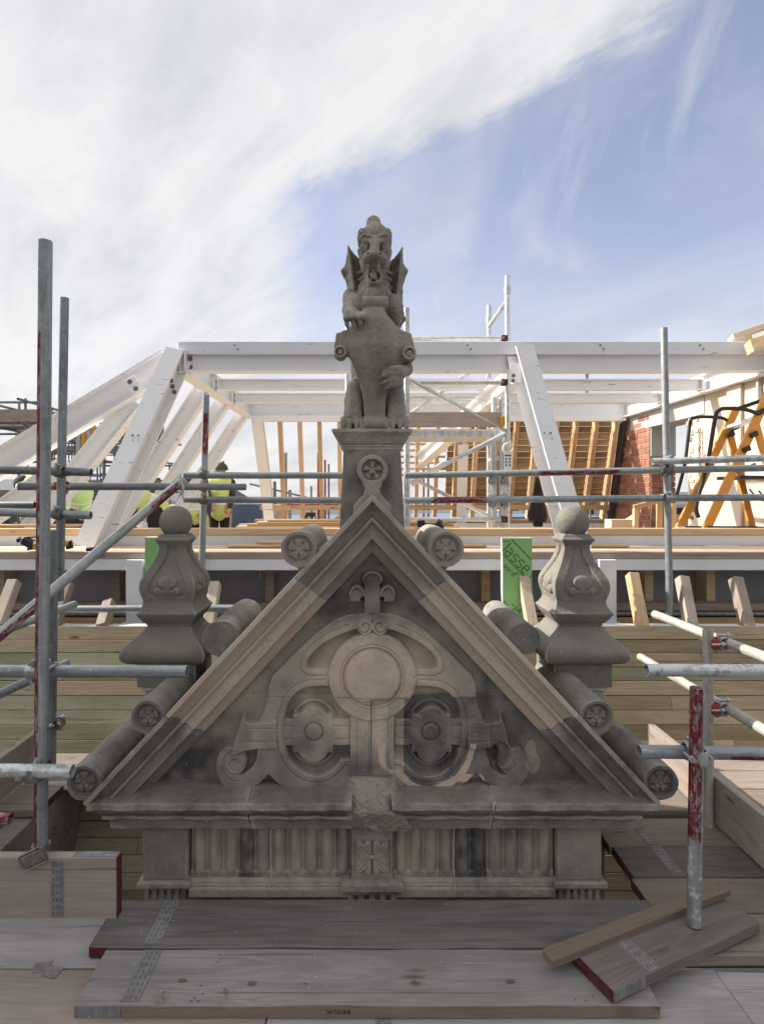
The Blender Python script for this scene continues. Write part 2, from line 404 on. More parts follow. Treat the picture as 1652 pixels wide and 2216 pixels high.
M['sarking'] = wood('sarking board', [(.22, (.20, .148, .085)), (.5, (.345, .268, .165)), (.78, (.48, .385, .255))], .9, .9, .75, .15, .25, (.12, .08, .05))
M['sarking_green'] = wood('treated green sarking board', [(.22, (.225, .21, .13)), (.5, (.34, .325, .21)), (.78, (.46, .44, .31))], .9, .9, .75, .12, .25, (.13, .10, .05))
M['sarking_in'] = wood('inner sarking', [(.22, (.20, .125, .055)), (.5, (.33, .22, .11)), (.78, (.44, .31, .17))], .9, .9, .75, .1)
M['red_end'] = paint('red board end paint', (.085, .012, .017), .75, .9, (.11, .085, .08), 28, bump=.4)
M['galv'] = galv('galvanised tube'); M['galv_dark'] = galv('dark galvanised tube', (.20, .215, .225))
M['galv_blue'] = galv('blue grey tube', (.235, .26, .275))
M['galv_pale'] = galv('pale tube', (.44, .45, .45), white=.5)
M['galv_white'] = galv('white flaked tube', (.42, .44, .46), white=.75)
M['galv_sun'] = galv('sunlit cream tube', (.40, .385, .34), .6, .15)  # warm pale copy of the galvanised tube, sunlight put into its colour
M['alu'] = galv('aluminium', (.62, .64, .66), .38, .6)
M['coupler'] = galv('rusty coupler', (.20, .19, .18), .6, .5, rust=.6)
M['coupler_zinc'] = galv('zinc coupler', (.42, .43, .43), .45, .6, rust=.1)
M['coupler_red'] = paint('red coupler', (.32, .04, .03), .5, .5, (.25, .22, .2), 60)
M['steel_white'] = paint('white steel paint', (.80, .80, .81), .42, .18, (.60, .55, .52), 3, scuff=.7)
M['steel_plate'] = paint('white timber plate', (.74, .75, .78), .5, .22, (.5, .48, .47), 4, scuff=.5)
M['panel'] = paint('grey plasterboard panel', (.33, .325, .36), .8, .25, (.22, .20, .20), 5)
M['green'] = paint('green insulation board', (.25, .47, .18), .6, .08, (.3, .4, .2), 8)
M['green_print'] = paint('dark green print', (.045, .16, .03), .6, 0)
M['foam'] = paint('pale board edge', (.72, .74, .66), .8, .05)
M['dark'] = paint('black plastic', (.022, .022, .024), .5, .1, (.08, .08, .08), 20)
M['yellow'] = paint('yellow tool plastic', (.62, .34, .02), .4, .12, (.3, .2, .05), 30)
M['ladder'] = paint('yellow fibreglass', (.66, .29, .055), .45, .2, (.55, .42, .25), 14)
M['plaster'] = paint('cream plaster', (.52, .445, .37), .85, .18, (.58, .47, .37), 3.5, bump=.3)
M['concrete'] = paint('grey lintel concrete', (.42, .42, .41), .9, .3, (.28, .27, .26), 5, bump=.4)
M['lead'] = paint('dark membrane', (.05, .05, .055), .6, .1)
M['ply'] = paint('cut plywood', (.62, .49, .34), .75, .25, (.45, .33, .2), 6)
M['hivis'] = paint('yellow high visibility cloth', (.60, .70, .22), .8, .08, (.4, .5, .15), 9)
M['hivis_green'] = paint('lime high visibility cloth', (.50, .70, .28), .8, .08, (.4, .5, .15), 9)
M['cloth_dark'] = paint('dark work cloth', (.030, .027, .026), .9, .2, (.09, .08, .07), 12)
M['cloth_brown'] = paint('brown sleeve', (.05, .038, .034), .9, .2, (.1, .08, .07), 12)
M['cloth_navy'] = paint('navy sleeve', (.035, .045, .11), .9, .3, (.5, .5, .52), 18)
M['skin'] = paint('skin', (.50, .28, .20), .6, 0)
M['helmet'] = paint('dark helmet', (.045, .05, .042), .5, .4, (.35, .35, .32), 30)
M['rope'] = paint('pale rope', (.55, .51, .44), .9, .2)
M['rubble'] = stone('rubble', .4, .8, bump=1.0)
M['zinc'] = galv('zinc nail plate', (.205, .20, .20), .7, .1)
M['slot'] = paint('dark slot', (.03, .03, .03), .8, 0); M['slot_pale'] = paint('worn slot', (.11, .108, .107), .8, .2)
M['ground'] = paint('street ground', (.10, .10, .10), .95, .3, (.06, .06, .06), .05)
M['far_stone'] = paint('far dark stone', (.085, .085, .09), .95, .2, (.12, .12, .12), .1)
M['far_blue'] = paint('far blue glass', (.10, .14, .24), .3, .3, (.30, .33, .40), .4)
M['far_pale'] = paint('far pale wall', (.45, .43, .42), .9, .2, (.3, .3, .3), .2)
M['far_red'] = paint('far red netting', (.33, .05, .04), .9, .2)
M['far_roof'] = paint('far slate roof', (.12, .125, .14), .8, .2)
M['tape'] = paint('tag white plastic', (.78, .78, .75), .5, .05)
M['tagblue'] = paint('tag blue print', (.12, .25, .32), .6, .05)
M['brickdust'] = paint('mortar joint', (.36, .31, .28), .95, .25, (.24, .2, .18), 10, bump=.4)
M['knot'] = paint('dark knot', (.13, .105, .09), .85, .5, (.07, .055, .045), 60); M['stain_red'] = paint('red brown stain', (.09, .045, .04), .85, .3); M['grit'] = paint('brown grit', (.13, .105, .07), .95, .3)
M['brick'] = None
def brickmat():
    t = NT('red brick', .9); r = t.rnd(); p = t.pos()
    c = t.ramp(r, [(0, (.22, .09, .058)), (.5, (.33, .14, .085)), (1, (.41, .19, .125))])
    c = t.mix(t.range(t.noise(p, 12, 6), .45, .75, 0, .45), c, (.30, .20, .16)); t.col(c)
    t.put(t.b.inputs['Normal'], t.bump(t.noise(p, 60, 4), .4, .004)); return t.m
M['brick'] = brickmat()
def tmat(red, **k): return galv('red striped tube', red=red, **k)
# ------------------------------------------------------------------ 2D / 3D signed distance tools
def sd_poly(X, Y, pts):
    pts = np.asarray(pts, float); d = np.full(X.shape, 1e9); s = np.ones(X.shape)
    n = len(pts)
    for i in range(n):
        a = pts[i]; b = pts[i-1]
        ex, ey = b-a; wx = X-a[0]; wy = Y-a[1]
        t = np.clip((wx*ex+wy*ey)/(ex*ex+ey*ey+1e-12), 0, 1)
        d = np.minimum(d, (wx-ex*t)**2+(wy-ey*t)**2)
        c1 = Y >= a[1]; c2 = Y < b[1]; c3 = ex*wy > ey*wx
        flip = (c1 & c2 & c3) | (~c1 & ~c2 & ~c3)
        s = np.where(flip, -s, s)
    return s*np.sqrt(d)
def crv(pts, n=5):
    """closed Catmull-Rom through pts; a point given as (x, y, 0) is a sharp corner"""
    out = []; m = len(pts)
    for i in range(m):
        b, c = pts[i], pts[(i+1) % m]
        B = np.array(b[:2], float); C = np.array(c[:2], float)
        A = B if len(b) > 2 else np.array(pts[i-1][:2], float); D = C if len(c) > 2 else np.array(pts[(i+2) % m][:2], float)
        for k in range(n):
            t = k/n; out.append(.5*((2*B)+(C-A)*t+(2*A-5*B+4*C-D)*t*t+(3*B-A-3*C+D)*t**3))
    return out
def sd_box(X, Y, x0, x1, y0, y1):
    dx = np.abs(X-(x0+x1)/2)-(x1-x0)/2; dy = np.abs(Y-(y0+y1)/2)-(y1-y0)/2
    return np.minimum(np.maximum(dx, dy), 0)+np.hypot(np.maximum(dx, 0), np.maximum(dy, 0))
def sd_circ(X, Y, x, y, r): return np.hypot(X-x, Y-y)-r
def sd_ell(X, Y, x, y, rx, ry): return (np.hypot((X-x)/rx, (Y-y)/ry)-1)*min(rx, ry)
def step(d, w):
    t = np.clip(.5-d/w, 0, 1); return t*t*(3-2*t)
def vnoise(x, y, seed, scale):
    """smooth value noise"""
    r = np.random.default_rng(seed).random((256, 256)); x = x*scale+1000; y = y*scale+1000
    i = np.floor(x).astype(int); j = np.floor(y).astype(int); u = x-i; v = y-j; u = u*u*(3-2*u); v = v*v*(3-2*v)
    g = lambda a, b: r[a % 256, b % 256]
    return (g(i, j)*(1-u)+g(i+1, j)*u)*(1-v)+(g(i, j+1)*(1-u)+g(i+1, j+1)*u)*v

def relief(name, x0, x1, z0, z1, stepm, hfun, Y, mat, parent, keep=None, tint=None, back=.03):
    """a carved slab: front surface at Y - h(x, z) on a grid, with edges that return to Y + back"""
    nx = int(round((x1-x0)/stepm))+1; nz = int(round((z1-z0)/stepm))+1
    xs = np.linspace(x0, x1, nx); zs = np.linspace(z0, z1, nz); X, Z = np.meshgrid(xs, zs, indexing='ij')
    h = hfun(X, Z); V = np.stack([X, Y-h, Z], -1).reshape(-1, 3)
    idx = np.arange(nx*nz).reshape(nx, nz)
    k = np.ones((nx-1, nz-1), bool)
    if keep is not None:
        Kp = keep(X, Z); k = Kp[:-1, :-1] & Kp[1:, :-1] & Kp[1:, 1:] & Kp[:-1, 1:]
    q = np.stack([idx[:-1, :-1][k], idx[1:, :-1][k], idx[1:, 1:][k], idx[:-1, 1:][k]], -1)
    # rim: boundary edges pulled back
    kp = np.pad(k, 1); rim = []
    for (di, dj, a, b) in ((-1, 0, (0, 1), (0, 0)), (1, 0, (1, 0), (1, 1)), (0, -1, (0, 0), (1, 0)), (0, 1, (1, 1), (0, 1))):
        nb = kp[1+di:kp.shape[0]-1+di, 1+dj:kp.shape[1]-1+dj]
        I, J = np.nonzero(k & ~nb)
        rim.append(np.stack([idx[I+a[0], J+a[1]], idx[I+b[0], J+b[1]]], -1))
    rim = np.concatenate(rim)
    n0 = len(V); VB = V.copy(); VB[:, 1] = Y+back
    rq = np.stack([rim[:, 1], rim[:, 0], rim[:, 0]+n0, rim[:, 1]+n0], -1)
    q = np.concatenate([q, rq]); V = np.concatenate([V, VB])
    used, inv = np.unique(q, return_inverse=True)
    me = mesh_np(V[used], inv.reshape(-1, 4), True)
    if tint is not None:
        T = tint(X, Z).reshape(-1); T = np.concatenate([T, T])[used]
        a = me.attributes.new('tint', 'FLOAT', 'POINT'); a.data.foreach_set('value', T.astype(np.float32))
    return link(name, me, mat, parent)

class Vox:
    """a block of space in which stones and figures are modelled by smooth union and cutting"""
    def __init__(s, lo, hi, h):
        s.h = h; s.lo = np.array(lo, float); n = np.ceil((np.array(hi)-s.lo)/h).astype(int)+1; s.n = n
        s.ax = [s.lo[i]+h*np.arange(n[i]) for i in range(3)]
        s.f = np.full(tuple(n), .05, np.float32); s.lab = np.zeros(tuple(n), np.int8)
    def grid(s, lo, hi, pad):
        sl = []
        for i in range(3):
            a = int(np.clip(math.floor((lo[i]-pad-s.lo[i])/s.h), 0, s.n[i]-1)); b = int(np.clip(math.ceil((hi[i]+pad-s.lo[i])/s.h)+1, a+1, s.n[i])); sl.append(slice(a, b))
        g = np.meshgrid(*[s.ax[i][sl[i]] for i in range(3)], indexing='ij', sparse=True)
        return tuple(sl), g
    def add(s, sl, d, k, lab=None):
        f = s.f[sl]; d = d.astype(np.float32)
        if lab is not None: s.lab[sl] = np.where(d < f, lab, s.lab[sl])
        if k > 0:
            h = np.clip(.5+.5*(f-d)/k, 0, 1); s.f[sl] = f*(1-h)+d*h-k*h*(1-h)
        else: s.f[sl] = np.minimum(f, d)
    def cut(s, sl, d, k):
        f = s.f[sl]; d = (-d).astype(np.float32)
        if k > 0:
            h = np.clip(.5-.5*(f-d)/k, 0, 1); s.f[sl] = f*(1-h)+d*h+k*h*(1-h)
        else: s.f[sl] = np.maximum(f, d)
    def ell(s, c, r, k=.01, cut=False, lab=None, rot=None):
        c = np.array(c); r = np.array(r if np.ndim(r) else (r, r, r), float); R = max(r)
        sl, g = s.grid(c-(R if rot else r), c+(R if rot else r), k+2*s.h+.01)
        x, y, z = g[0]-c[0], g[1]-c[1], g[2]-c[2]
        if rot is not None:
            m = np.array(rot.to_matrix().inverted()); x, y, z = (m[0][0]*x+m[0][1]*y+m[0][2]*z, m[1][0]*x+m[1][1]*y+m[1][2]*z, m[2][0]*x+m[2][1]*y+m[2][2]*z)
        k0 = np.sqrt((x/r[0])**2+(y/r[1])**2+(z/r[2])**2); k1 = np.sqrt((x/r[0]**2)**2+(y/r[1]**2)**2+(z/r[2]**2)**2)+1e-9
        d = k0*(k0-1)/k1
        (s.cut if cut else s.add)(sl, d, k, **({} if cut else {'lab': lab}))
    def cap(s, a, b, ra, rb=None, k=.01, cut=False, lab=None):
        rb = ra if rb is None else rb; a = np.array(a, float); b = np.array(b, float); R = max(ra, rb)
        sl, g = s.grid(np.minimum(a, b)-R, np.maximum(a, b)+R, k+2*s.h+.01)
        e = b-a; w = [g[i]-a[i] for i in range(3)]
        t = np.clip((w[0]*e[0]+w[1]*e[1]+w[2]*e[2])/(e.dot(e)+1e-12), 0, 1)
        d = np.sqrt((w[0]-e[0]*t)**2+(w[1]-e[1]*t)**2+(w[2]-e[2]*t)**2)-(ra+(rb-ra)*t)
        (s.cut if cut else s.add)(sl, d, k, **({} if cut else {'lab': lab}))
    def fun(s, lo, hi, fn, k=0, cut=False, lab=None):
        sl, g = s.grid(np.array(lo), np.array(hi), k+2*s.h)
        d = fn(*np.broadcast_arrays(*g))
        (s.cut if cut else s.add)(sl, d, k, **({} if cut else {'lab': lab}))
    def mesh(s):
        f = s.f; n = [x-1 for x in f.shape]
        acc = np.zeros((*n, 3), np.float32); cnt = np.zeros(tuple(n), np.float32)
        offs = [(0, 0, 0), (1, 0, 0), (0, 1, 0), (1, 1, 0), (0, 0, 1), (1, 0, 1), (0, 1, 1), (1, 1, 1)]
        C = lambda o: f[o[0]:o[0]+n[0], o[1]:o[1]+n[1], o[2]:o[2]+n[2]]
        for ax in range(3):
            for o in offs:
                if o[ax]: continue
                o2 = list(o); o2[ax] = 1
                a, b = C(o), C(o2); m = (a < 0) != (b < 0)
                I = np.nonzero(m); t = a[I]/(a[I]-b[I])
                p = np.tile(np.array(o, np.float32), (len(t), 1)); p[:, ax] += t
                acc[I] += p; cnt[I] += 1
        act = cnt > 0; idx = -np.ones(tuple(n), np.int32); I = np.nonzero(act); idx[I] = np.arange(len(I[0]))
        V = (np.stack(I, -1)+acc[I]/cnt[I][:, None])*s.h+s.lo
        Q = []
        for ax in range(3):
            sh = [slice(1, x) for x in n]; sh[ax] = slice(0, n[ax])
            a = f[tuple(slice(q.start, q.stop) for q in sh)]
            sh2 = list(sh); sh2[ax] = slice(1, n[ax]+1); b = f[tuple(sh2)]
            m = (a < 0) != (b < 0); I = list(np.nonzero(m)); neg = (a < 0)[tuple(I)]
            for q in range(3):
                if q != ax: I[q] = I[q]+1
            u, w = (ax+1) % 3, (ax+2) % 3
            def at(du, dw):
                J = list(I); J[u] = J[u]-du; J[w] = J[w]-dw; return idx[tuple(J)]
            q = np.stack([at(1, 1), at(0, 1), at(0, 0), at(1, 0)], -1)
            q[~neg] = q[~neg][:, ::-1]; Q.append(q)
        Q = np.concatenate(Q); Q = Q[(Q >= 0).all(1)]
        me = mesh_np(V, Q, True)
        L = s.lab[:-1, :-1, :-1][np.nonzero(act)]
        return me, Q, L

# ------------------------------------------------------------------ the stone gable
CX, AZ = .0195, 1.611
gable = thing('stone_gable', 'carved stone pedimented gable with raking cornices and mended tan and sooty stones', 'gable', (CX, 2.6, 0))
SX, SZ = .683, -.7306
RAKE = [(0, 2.95), (0, 2.340), (.002, 2.336), (.0185, 2.336), (.020, 2.338), (.0205, 2.353), (.024, 2.356), (.029, 2.366), (.036, 2.377), (.045, 2.387), (.055, 2.393), (.0625, 2.395), (.0635, 2.384), (.066, 2.380), (.073, 2.379), (.0775, 2.382),
(.079, 2.395), (.085, 2.401), (.087, 2.403), (.128, 2.405), (.1295, 2.412), (.134, 2.424), (.142, 2.436), (.152, 2.446), (.162, 2.452), (.1635, 2.460), (.170, 2.462), (.172, 2.468), (.173, 2.51), (.173, 2.95)]
def rake_stone(name, side, t0, t1, mat, jag=0.0, end0=True, seed=1):
    """side -1 left, +1 right; t along the slope, t0 None = mitred at the apex"""
    rg = random.Random(seed); n = 10; rings = []
    for k in range(n+1):
        r = []
        for q, y in RAKE:
            a = (q*1.0697) if t0 is None else t0+jag*.006*math.sin(q*90+seed)
            b = t1+jag*.006*math.sin(q*70+seed*2)
            t = a+(b-a)*k/n
            wob = jag*.0016*math.sin(t*23+q*60+seed)+jag*.0012*math.sin(t*57+q*31+seed*3)
            r.append((CX+side*(t*SX-q*.7306), y+(wob if y < 2.6 else 0), AZ+SZ*t-q*.683))
        rings.append(r)
    return link(name, loft(rings, smooth=True, sharp=16), mat, gable)
for s in (-1, 1):
    o = rake_stone('top_raking_stone', s, None, .470, M['stone_top'], .7, seed=3+s)
    o = rake_stone('raking_stone', s, .4735, 1.240, M['stone_new'], .15, seed=5+s)
    o = rake_stone('lower_raking_stone', s, 1.2435, 1.735, M['stone_old'], 1.0, seed=8+s)
    # pale mortar in the two joints
    for t in (.470, 1.240):
        r0 = [(CX+s*(tt*SX-q*.7306), y+.0015, AZ+SZ*tt-q*.683) for tt in (t+.0002,) for q, y in RAKE]
        r1 = [(CX+s*(tt*SX-q*.7306), y+.0015, AZ+SZ*tt-q*.683) for tt in (t+.0033,) for q, y in RAKE]
        link('mortar_joint', loft([r0, r1]), M['mortar'], gable)

# ridge rolls with carved end faces
def roll(X, Z, y0, y1, r, mat, carved=True, seed=0, chips=0.0):
    n = 56; rr = np.linspace(0, 1, 30); V = []; Q = []
    for i, q in enumerate(rr):
        for k in range(n):
            a = 2*math.pi*k/n; y = y0
            if carved:
                y += -.0 if q > .80 else .010 if q > .72 else 0
                if q <= .72:
                    m5 = .5+.5*math.cos(5*(a-math.pi/2)); y += .017
                    lob = max(0, min(1, (.60-abs(q-.42)*2.4)*3)) * (1 if m5 > .35 else m5/.35)
                    y -= .011*max(0, min(1, lob)) if q > .2 else 0
                    if q < .34: y -= .013*max(0, 1-(q/.34)**2)**.5
            wob = 1+.012*math.sin(3*a+seed)+.010*math.sin(7*a+seed*2)
            V.append((r*q*wob*math.cos(a), y+chips*.012*max(0, math.sin(2*a+seed)*q), r*q*wob*math.sin(a)))
    for i in range(len(rr)-1):
        for k in range(n): j = (k+1) % n; Q.append((i*n+k, i*n+j, (i+1)*n+j, (i+1)*n+k))
    for m, y in enumerate((y0+.006, y0+.15, y0+.3, y1)):
        for k in range(n):
            a = 2*math.pi*k/n; wob = 1.012+.012*math.sin(3*a+seed)+.010*math.sin(7*a+seed*2+m); V.append((r*wob*math.cos(a), y, r*wob*math.sin(a)))
    b = (len(rr)-1)*n
    for m in range(4):
        for k in range(n): j = (k+1) % n; Q.append((b+m*n+k, b+m*n+j, b+(m+1)*n+j, b+(m+1)*n+k))
    Q.append(tuple(b+4*n+k for k in range(n)))
    V = [(x, y, z) for x, y, z in V]
    me = mesh(V, Q); bm = bmesh.new(); bm.from_mesh(me); bmesh.ops.recalc_face_normals(bm, faces=bm.faces[:]); bm.to_mesh(me); bm.free()
    me.shade_smooth(); me.set_sharp_from_angle(angle=math.radians(40))
    return link('ridge_roll', me, mat, gable, Matrix.Translation((CX+X, 0, Z)))
for s in (-1, 1):
    roll(s*.3035, 1.383, 2.348, 2.95, .0735, M['stone_top'], True, 1+s)
    roll(s*.925, .690, 2.345, 2.98, .069, M['stone_dark'], True, 4+s)
    roll(s*.667, .974, 2.50, 3.05, .0785 if s < 0 else .070, M['stone_dark'], False, 7+s, .8)
    roll(s*1.191, .418, 2.348, 3.02, .0715, M['stone_dark'], True, 9+s, .2)
    for (X, Z, r) in ((.3035, 1.383, .0735), (.925, .690, .069), (1.191, .418, .0715)):       # mortar fillets that bed a roll on the coping
        d = Vector((s*SX, SZ)); nn = Vector((s*.7306, .683)); c = Vector((CX+s*X, Z)); foot = c-nn*(.006+c.x*0) 
        ln = lambda t: Vector((CX, AZ))+Vector((s*SX, SZ))*t
        t0 = (c-Vector((CX, AZ))).dot(Vector((s*SX, SZ)))
        q = [ln(t0-r*.9)-nn*.012, ln(t0+r*1.05)-nn*.012, ln(t0+r*1.0), c+d*r*.85, c]
        link('roll_bedding', loft([[(a.x, y, a.y) for a in q] for y in (2.405, 2.93)]), M['stone_dark'] if X > .5 else M['stone_top'], gable)
    # dark rubble bedding of the broken roll
# core of the wall behind the carved face
def prism(name, pts, y0, y1, mat, parent): return link(name, loft([[(x, y, z) for x, z in pts] for y in (y0, y1)]), mat, parent)
prism('gable_core', [(CX-1.10, .30), (CX+1.10, .30), (CX+1.10, .42), (CX, 1.46), (CX-1.10, .42)], 2.56, 2.94, M['stone_old'], gable)
block('wall_core', CX-.94, CX+.94, 2.53, 3.0, -2.6, .30, M['stone_old'], gable, .01)

# carved tympanum (all numbers in the picture's relief coordinates, centre line x = 1439)
YT = 2.505
def uvx(X, Z):
    Yp = YT-.035
    u = U0+X/Yp*F; v = V0+(H-Z)/Yp*F
    return (u-805)/.2604, (v-1161.5)/.2604
PLATE = [(1440, 640), (1380, 628), (1250, 640), (1120, 690), (980, 790), (840, 920), (700, 1060), (610, 1150), (585, 1215), (575, 1325), (545, 1430), (505, 1525), (450, 1532), (400, 1520), (368, 1470), (330, 1590), (285, 1735),
         (215, 1740), (165, 1800), (142, 1880), (150, 1960), (190, 2040), (260, 2090), (340, 2105), (430, 2090), (510, 2040), (584, 1968), (640, 2025), (720, 2082), (900, 2098), (1250, 2100), (1450, 2100)]
OP1 = crv([(905, 1075, 0), (915, 1010), (1000, 912), (1130, 832), (1270, 775), (1345, 762, 0), (1420, 900, 0), (1320, 1088, 0), (930, 1088, 0)])
OP2 = crv([(705, 1610), (718, 1480), (765, 1345), (855, 1262), (965, 1237), (1085, 1237, 0), (1125, 1345, 0), (1190, 1425), (1255, 1492, 0), (1255, 1830, 0), (1180, 1832, 0), (1120, 1905), (1040, 1958), (950, 1966), (860, 1935), (770, 1850), (722, 1740)])
HOL = crv([(395, 1762, 0), (488, 1748, 0), (482, 1820), (445, 1905), (385, 1955), (345, 1968, 0), (392, 1905), (402, 1840), (388, 1795)])
def tymp(X, Z):
    dx, y = uvx(X, Z); right = dx > 0; x = 1439-np.abs(dx)
    nz = vnoise(X, Z, 3, 26)-.5; nf = vnoise(X, Z, 4, 70)-.5
    rr = np.where(right & (y > 1330), 1.0, 0)                          # the worn lower right stone
    wob = (nz*16+nf*8)*rr
    plate = sd_poly(x, y, PLATE)
    disc = sd_circ(x, y, 1439, 1154, 364); stem = sd_box(x, y, 1256, 1700, 1300, 2100)
    solid = np.minimum(disc, stem)
    o1 = np.maximum(sd_poly(x, y, OP1), -disc); o2 = np.maximum(sd_poly(x, y, OP2), -solid); ho = sd_poly(x, y, HOL)
    d = np.maximum(np.minimum(plate, solid), -np.minimum(o1, np.minimum(o2, ho)))+wob
    W = 13+20*rr
    h = .052*step(d, W)
    # bands round the openings, incised lines
    for o in (o1, o2):
        h -= .0045*step(np.abs(o-56)-3.5, 8)*(h > .045)*(x < 1250)*(np.maximum(disc, stem) > -900)*(disc > 14)
        h += .004*step(np.abs(o-28)-22, 12)*(h > .04)*(disc > 10)*(x < 1250)
    # disc with ring and boss
    h = np.maximum(h, .062*step(disc, 13)); rr0 = np.hypot(x-1439, y-1154)
    h -= .011*step(np.abs(rr0-238)-7, 9)*(y < 1560); h -= .006*step(np.abs(rr0-266)-3, 6)*(y < 1460)
    dome = np.sqrt(np.clip(1-(rr0/226)**2, 0, 1))
    h += np.where((rr0 < 226) & (y < 1345), .004+.016*dome, 0)*1.0
    # stem panel
    h = np.maximum(h, .056*step(sd_box(x, y, 1256, 1700, 1420, 1975), 13))
    for gx in (1312, 1412): h -= .006*step(np.abs(x-gx)-3, 7)*((y > 1510) & (y < 1960) & ((~right) | (gx < 1400)))
    # pierced cross in the lower opening
    bar_ = sd_box(x, y, 650, 1256, 1512, 1735); barrel = np.minimum(sd_box(x, y, 782, 1116, 1470, 1790), sd_ell(x, y, 950, 1640, 166, 238))
    cr = np.minimum(np.maximum(bar_, np.where(x < 700, 1, -1)*0+bar_), barrel)+wob*.6
    hb = .040*step(cr, 13)+.006*step(barrel, 14)*np.sqrt(np.clip(1-((x-950)/230)**2, 0, 1))
    hb -= .005*step(np.abs(y-1572)-4, 8)*(barrel > 0); hb -= .005*step(np.abs(y-1678)-4, 8)*(barrel > 0)
    rb = np.hypot(x-955, y-1612)
    hb += .010*step(rb-66, 10)*np.sqrt(np.clip(1.2-(rb/66)**2, 0, 1)); hb -= .009*step(np.abs(rb-74)-5, 8)
    inop = o2 < 6
    h = np.where(inop, np.maximum(h, hb*step(bar_*0+sd_box(x, y, 690, 1262, 1300, 1990), 8)), h)
    # ring of the seat behind the barrel, low
    h = np.where(inop, np.maximum(h, .016*step(np.abs(sd_ell(x, y, 950, 1640, 205, 270))-14, 16)), h)
    # side wing and scroll
    wing = sd_poly(x, y, [(372, 1470), (402, 1525), (650, 1518), (652, 1742), (480, 1745), (390, 1762), (272, 1800)])+wob
    h += .013*step(wing, 12)*(~(right & (x < 470)))
    for gy in (1575, 1682): h -= .005*step(np.abs(y-gy)-3, 8)*((x > 400) & (x < 660))
    curl = sd_circ(x, y, 312, 1868, 84); h = np.maximum(h, np.where(right, .044, .060)*step(curl, 12))
    for (a0, r0) in ((0, 60), (math.pi, 34)): h -= .006*step(np.abs(np.hypot(x-312-8*math.cos(a0), y-1868)-r0)-3, 6)*(curl < 0)*(np.sign(math.cos(a0))*(y-1868) > 0)
    h -= .007*step(np.abs(np.hypot(x-330, y-1890)-128)-4, 9)*((x < 330) & (y > 1760) & ~right)
    # top scrolls
    ts = sd_circ(x, y, 1378, 738, 68); h = np.maximum(h, .066*step(ts, 12)); th = np.arctan2(y-738, x-1378); rt = np.hypot(x-1378, y-738)
    h -= .009*step(np.abs(rt-(20+ (th+math.pi)/(2*math.pi)*34))-3.5, 7)
    # fleur on its stalk
    fl = np.minimum(sd_box(x, y, 1373, 1700, 400, 640), sd_ell(x, y, 1439, 350, 92, 70)); fl = np.maximum(fl, -sd_circ(x, y, 1345, 405, 30))
    lobe = np.maximum(sd_ell(x, y, 1312, 480, 70, 88), -sd_box(x, y, 1200, 1375, 540, 700)); lobe = np.maximum(lobe, -sd_circ(x, y, 1362, 520, 20))
    f = np.minimum(fl, lobe); hf = .050*step(f, 16); hf += .012*step(np.abs(sd_ell(x, y, 1439, 350, 92, 70)+14)-10, 12)*(y < 360)*(f < 4); hf += .010*step(np.abs(lobe+14)-10, 12)*(y < 480)*(f < 4)
    h = np.maximum(h, hf)
    # wear: chips and hollows of the lower right stone, light tooling elsewhere
    h = np.where(rr > 0, np.maximum(h-.016*np.clip(vnoise(X, Z, 9, 9)-.42, 0, 1)-.006*(nz+.5)*(h > .02), 0), h)
    hol2 = right*step(sd_ell(x, y, 380, 1800, 80, 95), 30); h -= .030*hol2*(y > 1640)
    return h+nf*.0011+nz*.0008
def tymp_tint(X, Z):
    dx, y = uvx(X, Z); right = dx > 0; x = 1439-np.abs(dx)
    a = vnoise(X, Z, 12, 7); b = vnoise(X, Z, 13, 19)
    t = .46+.42*(a-.5)+.3*(b-.5)
    clean = step(np.hypot((x-1439)/1.25, y-1200)-520+240*(a-.5), 220); t = t+clean*.42
    t -= .20*step(y-760+200*(a-.5), 200)*step(-(y-300), 40)
    t -= .14*step(-(y-1700)+160*(b-.5), 260)*(~right)
    low_r = step(-(y-1330)+40*(b-.5), 30)*right*step(-(1200-x)*-1-0, 1) if False else (right & (y > 1325+30*(b-.5)) & (x < 1180+20*(a-.5)))
    t = np.where(low_r, .15+.22*(b-.35), t)
    pale = right & (y > 1345) & (y < 1990) & (x > 1178+20*(a-.5)) & (x < 1300+80*(b-.5)); t = np.where(pale, .50+.35*b, t)
    seam = right & (np.abs(sd_poly(x, y, OP2)-105-30*(a-.5)) < 26+26*(b-.5)) & (y > 1700); t = np.where(seam, .80+.2*b, t)
    seam2 = right & (np.abs(y-(2000-np.abs(x-590)*.12)) < 36) & (x > 440) & (x < 790); t = np.where(seam2 & (b > .3), .78+.2*b, t)
    patch = right & (np.hypot((x-95)/70, (y-1800)/190)+1.1*(b-.5)+.9*(a-.5) < 1.0); t = np.where(patch, .40+.25*b, t)
    return np.clip(t, .04, 1)
s_ = (YT-.035)/F
inside = lambda X, Z: (AZ-np.abs(X-CX)*1.0697-.20 > Z)
zj = H-(1506-V0)*s_
tym = lambda nm, kp, x0, x1, z0, z1: relief(nm, x0, x1, z0, z1, .0027, tymp, YT, M['stone_relief'], gable, kp, tymp_tint, .05)
tym('upper_carved_stone', inside, CX-.70, CX+.70, zj+.0015, 1.42)
tym('lower_carved_stone', inside, CX-1.13, CX-.0055, .335, zj-.0015)
tym('worn_carved_stone', inside, CX-.0025, CX+1.13, .335, zj-.0015)

